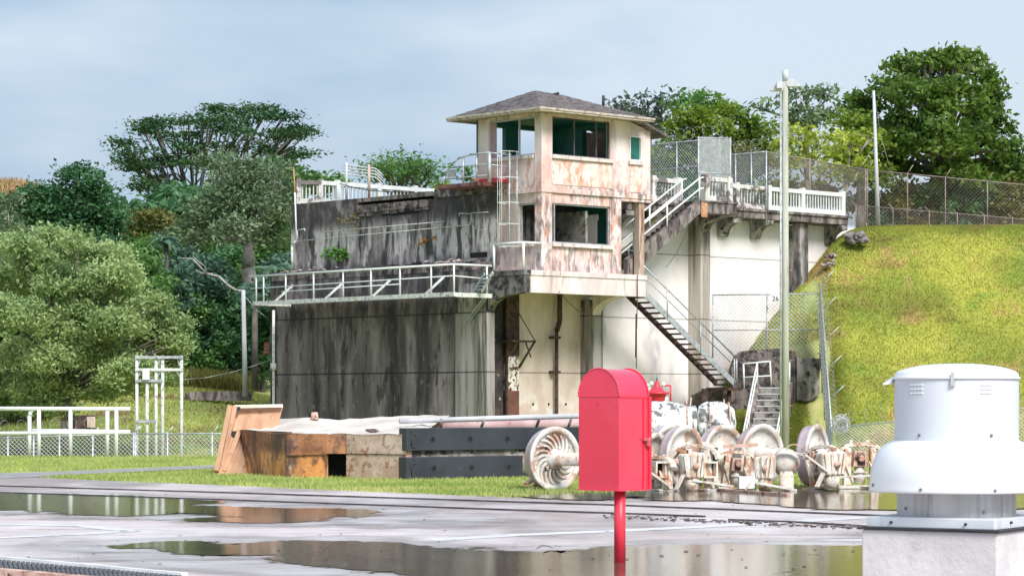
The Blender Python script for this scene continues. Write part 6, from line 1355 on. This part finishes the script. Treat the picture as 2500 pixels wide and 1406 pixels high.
# wood seen behind the bridge at both sides of the tower
tree('round_tree','green canopy just above the left corner of the upper wall','leaf_mid',170,[(745,450,55,30),(700,430,40,30),(800,452,40,18)],(745,560,745,470),leaf=.24,cr=.8,dens=1.5,group=GT,seed=41)
umbrella('open tree with rosette leaf clusters above the rear balustrade',140,[(905,415,12,5),(935,400,14,5),(955,410,16,6),(985,392,12,4),(1000,405,22,7),(1030,415,22,6),(1050,408,12,5),(970,425,35,8),(1010,432,35,9),(925,430,25,8),(960,445,45,9),(1010,452,45,8),(1052,432,12,5)],(985,560),(980,470),seed=42,leaf=.12,mat='leaf_mid',dens=.6,th_=.8,tr=.15,name='rosette_tree')
tree('bush','small green bush above the right end of the rear balustrade','leaf_yellowgreen',150,[(1085,460,22,10),(1060,470,20,8)],None,leaf=.18,cr=.5,dens=1.4,seed=43,cat='bush')
# right side
tree('airy_tree','hazy grey tree directly right of the tower roof','leaf_far',190,[(1560,265,45,35),(1510,270,30,28),(1630,260,45,30),(1580,310,60,35),(1640,310,40,30)],(1590,420,1585,320),leaf=.26,cr=.7,dens=.75,group=GR,seed=51)
tree('airy_tree','hazy green dome-shaped tree behind the yellow-green trees','leaf_mid',180,[(1700,255,60,28),(1750,275,50,28)],(1710,400,1705,290),leaf=.24,cr=.8,dens=1.5,group=GR,seed=52)
tree('round_tree','yellow-green tree behind the bridge fence, left of centre between tower and lamp pole','leaf_yellowgreen',150,[(1690,305,55,40),(1740,330,55,40),(1650,340,40,50),(1620,420,60,60),(1700,400,70,60)],(1690,520,1690,380),leaf=.17,cr=.6,dens=1.5,group=GR,seed=53)
tree('round_tree','yellow-green tree directly left of the lamp pole','leaf_yellowgreen',152,[(1790,285,45,30),(1850,320,50,35),(1800,350,60,40),(1790,420,60,60),(1860,400,50,60)],(1800,520,1800,380),leaf=.17,cr=.6,dens=1.5,group=GR,seed=54)
tree('airy_tree','open dark tree just right of the top of the lamp pole','leaf_grey',168,[(1960,235,40,28),(2020,240,38,30),(1900,255,35,22),(1990,290,60,35),(2030,290,50,32),(1850,265,25,14),(1940,300,50,30)],(1975,430,1970,320),leaf=.24,cr=.55,dens=.85,group=GR,seed=55,twigs=4)
tree('lime_shrub','lime-leaved shrub right of the lamp pole behind the brown fence','leaf_lime',126,[(1950,340,50,35),(2000,360,50,40),(1960,400,60,35),(1920,380,40,40)],(1970,520,1970,440),leaf=.13,cr=.35,dens=.75,group=GR,seed=56,tr=.1,bark='bark_pale',twigs=6,cat='shrub')
tree('lime_shrub','lime-leaved leaning shrub left of the thin hill pole','leaf_lime',124,[(2070,360,50,40),(2100,420,40,40),(2030,430,50,35),(2120,340,30,30)],(2060,520,2070,440),leaf=.13,cr=.35,dens=.75,group=GR,seed=57,tr=.1,bark='bark_pale',twigs=6,cat='shrub')
tree('bush','dry orange-brown bush above the bridge fence','leaf_olive',128,[(1810,380,45,30),(1840,420,50,40),(1780,420,40,35)],(1810,500,1810,430),leaf=.12,cr=.4,dens=.8,group=GR,seed=58,cat='bush')
tree('large_leafed_tree','huge dense dark green tree standing above the hill at the right','leaf_big',136,
 [(2225,180,60,42,2),(2300,165,60,38),(2370,165,45,35,1),(2405,215,35,45),(2170,235,60,50),(2240,260,80,60,-3),(2330,250,80,60,-3),(2400,290,50,60),(2120,300,55,50,1),(2200,340,80,60,-2),(2290,350,90,60,-4),(2380,370,70,60,-2),(2100,380,50,50),(2440,400,45,50,1),(2180,410,70,40),(2470,440,50,45),(2400,440,70,40),(2090,260,35,35,1),(2150,340,45,50,2),(2110,430,40,30),(2255,150,30,16),(2335,140,35,16),(2430,260,18,30),(2350,440,80,40,-3),(2425,225,35,35),(2455,385,45,40),(2495,430,45,45,1),(2430,330,45,45,-1)],
 (2300,540,2300,430),leaf=.19,cr=.58,dens=1.6,group=GR,seed=60,tr=.75,limb=.22,bark='bark',flat=.6,asp=.5,up=.3)
tree('round_tree','mid green tree between the lime shrubs and the huge tree','leaf_yellowgreen',132,[(2080,310,50,45),(2130,370,50,50),(2060,400,40,45),(2140,440,50,40)],(2100,540,2100,440),leaf=.18,cr=.55,dens=1.4,group=GR,seed=61)
UB = [(2220,490,70,45,'leaf_olive','olive undergrowth behind the hill fence, right of the thin pole'),(2380,500,80,40,'leaf_dark','dark undergrowth below the huge tree'),(2480,500,60,50,'leaf_olive','olive undergrowth at the right edge behind the fence'),(2110,500,50,35,'leaf_mid','green undergrowth at the foot of the thin hill pole'),(1990,480,60,35,'leaf_olive','brownish undergrowth behind the white balustrade'),(1900,470,50,40,'leaf_yellowgreen','yellow-green undergrowth behind the lamp pole'),(1680,470,80,40,'leaf_dark','dark undergrowth behind the bridge fence right of the tower'),(2300,470,60,40,'leaf_dark','dark undergrowth around the huge tree trunk'),(1790,490,70,35,'leaf_mid','green undergrowth behind the dark balustrade'),(2180,535,60,30,'leaf_dark','low dark brush on the hilltop right of the thin pole'),(2270,540,60,32,'leaf_olive','low olive brush below the huge tree trunk'),(2360,540,60,32,'leaf_dark','low dark brush behind the right part of the hill fence'),(2460,545,60,34,'leaf_olive','low olive brush at the far right end of the hill fence')]
for i,(u,v,ru,rv,mt,lb) in enumerate(UB):
    tree('undergrowth', lb, mt, 134 if u > 2050 else 138, [(u,v,ru,rv),(u-ru*.5,v+rv*.3,ru*.7,rv*.6,-1),(u+ru*.5,v+rv*.2,ru*.7,rv*.7,1)], None, leaf=.15, cr=.5, dens=1.2, group='undergrowth behind the hill fence', seed=80+i, cat='bush')
# bare pale branch and palms
t = thing('bare_tree', px(600,712,116), 'bare pale forked branch in front of the dark forest left of the pole', 'tree'); m = MB()
m.path([px(u,v,116) for u,v in ((600,712),(575,708),(555,695),(535,675),(505,668),(470,632),(440,630))],.07,7,.02); m.path([px(u,v,116) for u,v in ((505,668),(500,650),(485,640),(470,625))],.035,6,.012); m.path([px(u,v,116) for u,v in ((520,668),(495,668),(475,658))],.03,6,.01)
m.build('branch', M['bark_pale'], t)
def palm(label, u, v, Y, r, n, seed, base_v):
    rnd = random.Random(seed); c = px(u,v,Y); t = thing('palm_tree', px(u,base_v,Y), label, 'palm tree', 'palms by the dark wall'); m = MB(); m.path([px(u,base_v,Y),c],.16,8,.12); m.build('trunk', M['bark'], t); V = []
    for i in range(n):
        a = 2*math.pi*i/n+rnd.uniform(-.2,.2); el = rnd.uniform(.3,1.2); L = r*rnd.uniform(.8,1.15); prev = c; 
        for k in range(1,11):
            q_ = k/10; p = c+Vector((math.cos(a)*L*q_, math.sin(a)*L*q_, L*(el*q_-1.15*q_*q_))); side = Vector((-math.sin(a),math.cos(a),0)); d = (p-prev).normalized(); ll = .55*math.sin(math.pi*min(.95,q_+.12))*r*.55
            for j in range(3):
                o_ = prev.lerp(p,j/3)
                for sg in (-1,1): e = o_+side*sg*ll+d*ll*.6-Vector((0,0,ll*.35)); V.append([o_, o_+d*.05, e, e-d*.02])
            prev = p
    fast_mesh('fronds', np.array([[tuple(p) for p in f_] for f_ in V]), 4, M['leaf_blue'], t)
palm('palm with drooping fronds behind the top of the pale pole and walkway end',622,715,115,1.35,18,1,950)
palm('palm beside the left corner of the upper wall',668,668,118,1.4,16,2,900)
palm('small palm in the middle of the left forest below the olive tree',405,590,122,.9,14,3,760)

# ================================================================== grass
def blades(name, label, pts, mat, h, seed, w=.012):
    rg = np.random.default_rng(seed); n = len(pts); P = np.asarray(pts); a = rg.uniform(0,2*math.pi,n); hh = h*rg.uniform(.5,1.3,n)
    d = np.stack([np.cos(a)*w,np.sin(a)*w,np.zeros(n)],1); lean = np.stack([rg.normal(0,.35,n)*hh,rg.normal(0,.35,n)*hh,hh],1)
    o = fast_mesh(name, np.stack([P-d,P+d,P+lean],1), 3, mat); return tag(o, label, 'grass', kind='stuff')
rg = np.random.default_rng(5); pts = []
def pav_edge(x, y):       # in front of the pavement rim?
    for p, q_ in zip(pav_rim[:-1], pav_rim[1:]):
        if p.x <= x <= q_.x or q_.x <= x <= p.x:
            k = (x-p.x)/(q_.x-p.x); return y > p.y+(q_.y-p.y)*k
    return y > 50
for _ in range(150000):
    y = 43+32*rg.random()**1.5; x = (rg.uniform(-60,2300)-1250)/F*y
    if pav_edge(x, y+rg.normal(0,.25)):
        v = 980+1.6*F/y; u = 1250+x/y*F
        if u < 600 and 1131+(600-u)*.036 < v < 1142+(600-u)*.045: continue
        pts.append((x,y,-.01))
blades('grass','short patchy lawn grass between the wet pavement and the yard',pts,M['blade'],.075,6,.016)
pts = []
for _ in range(250000):
    x = 7.2+29*rg.random()**1.35; y = rg.uniform(99.6,116); 
    if (x, y)[0] > 7.2: z = ground_z(x,y); pts.append((x,y,z)) if z > -1.2 else None
blades('grass','mown yellow-green grass covering the steep hill at the right',pts,M['hill_blade'],.085,7,.022)
pts = []
for _ in range(50000):
    x = rg.uniform(-24,-6); y = rg.uniform(94,121); pts.append((x,y,ground_z(x,y)))
blades('grass','grass on the bank behind the left yard fence',pts,M['bank_blade'],.14,8,.03)
pts = []
for _ in range(9000):
    u = rg.uniform(220,610); y = rg.uniform(119,123); x = (u-1250)/F*y; pts.append((x,y,ground_z(x,y)-.1))
blades('tall_grass','tall reedy grass at the foot of the forest',pts,M['leaf_olive'],.95,9,.05)
pts = []
for _ in range(15000):
    x = rg.uniform(-58,-38); y = rg.uniform(250,275); pts.append((x,y,ground_z(x,y)))
blades('tall_grass','dry brown grass on the far hill at upper left',pts,M['dry_hill'],1.1,10,.16)

# litter caught along the lower rail joint
m = MB(); rnd = random.Random(12)
for i in range(260):
    k = rnd.random(); p = gnd(1480+k*640+rnd.gauss(0,8), 1262+k*28+rnd.gauss(0,2.2)); s_ = rnd.uniform(.01,.035); a = rnd.uniform(0,3); m.box((p.x,p.y,.012),(s_*2,s_,s_*.5),a)
for i in range(160):
    p = gnd(rnd.uniform(0,2100), rnd.uniform(1200,1395)); s_ = rnd.uniform(.006,.018); m.box((p.x,p.y,.022),(s_*2.5,s_,s_*.4),rnd.uniform(0,3))
tag(m.build('litter', M['ledge']), 'scattered leaf litter and grit on the wet pavement', 'litter', kind='stuff')
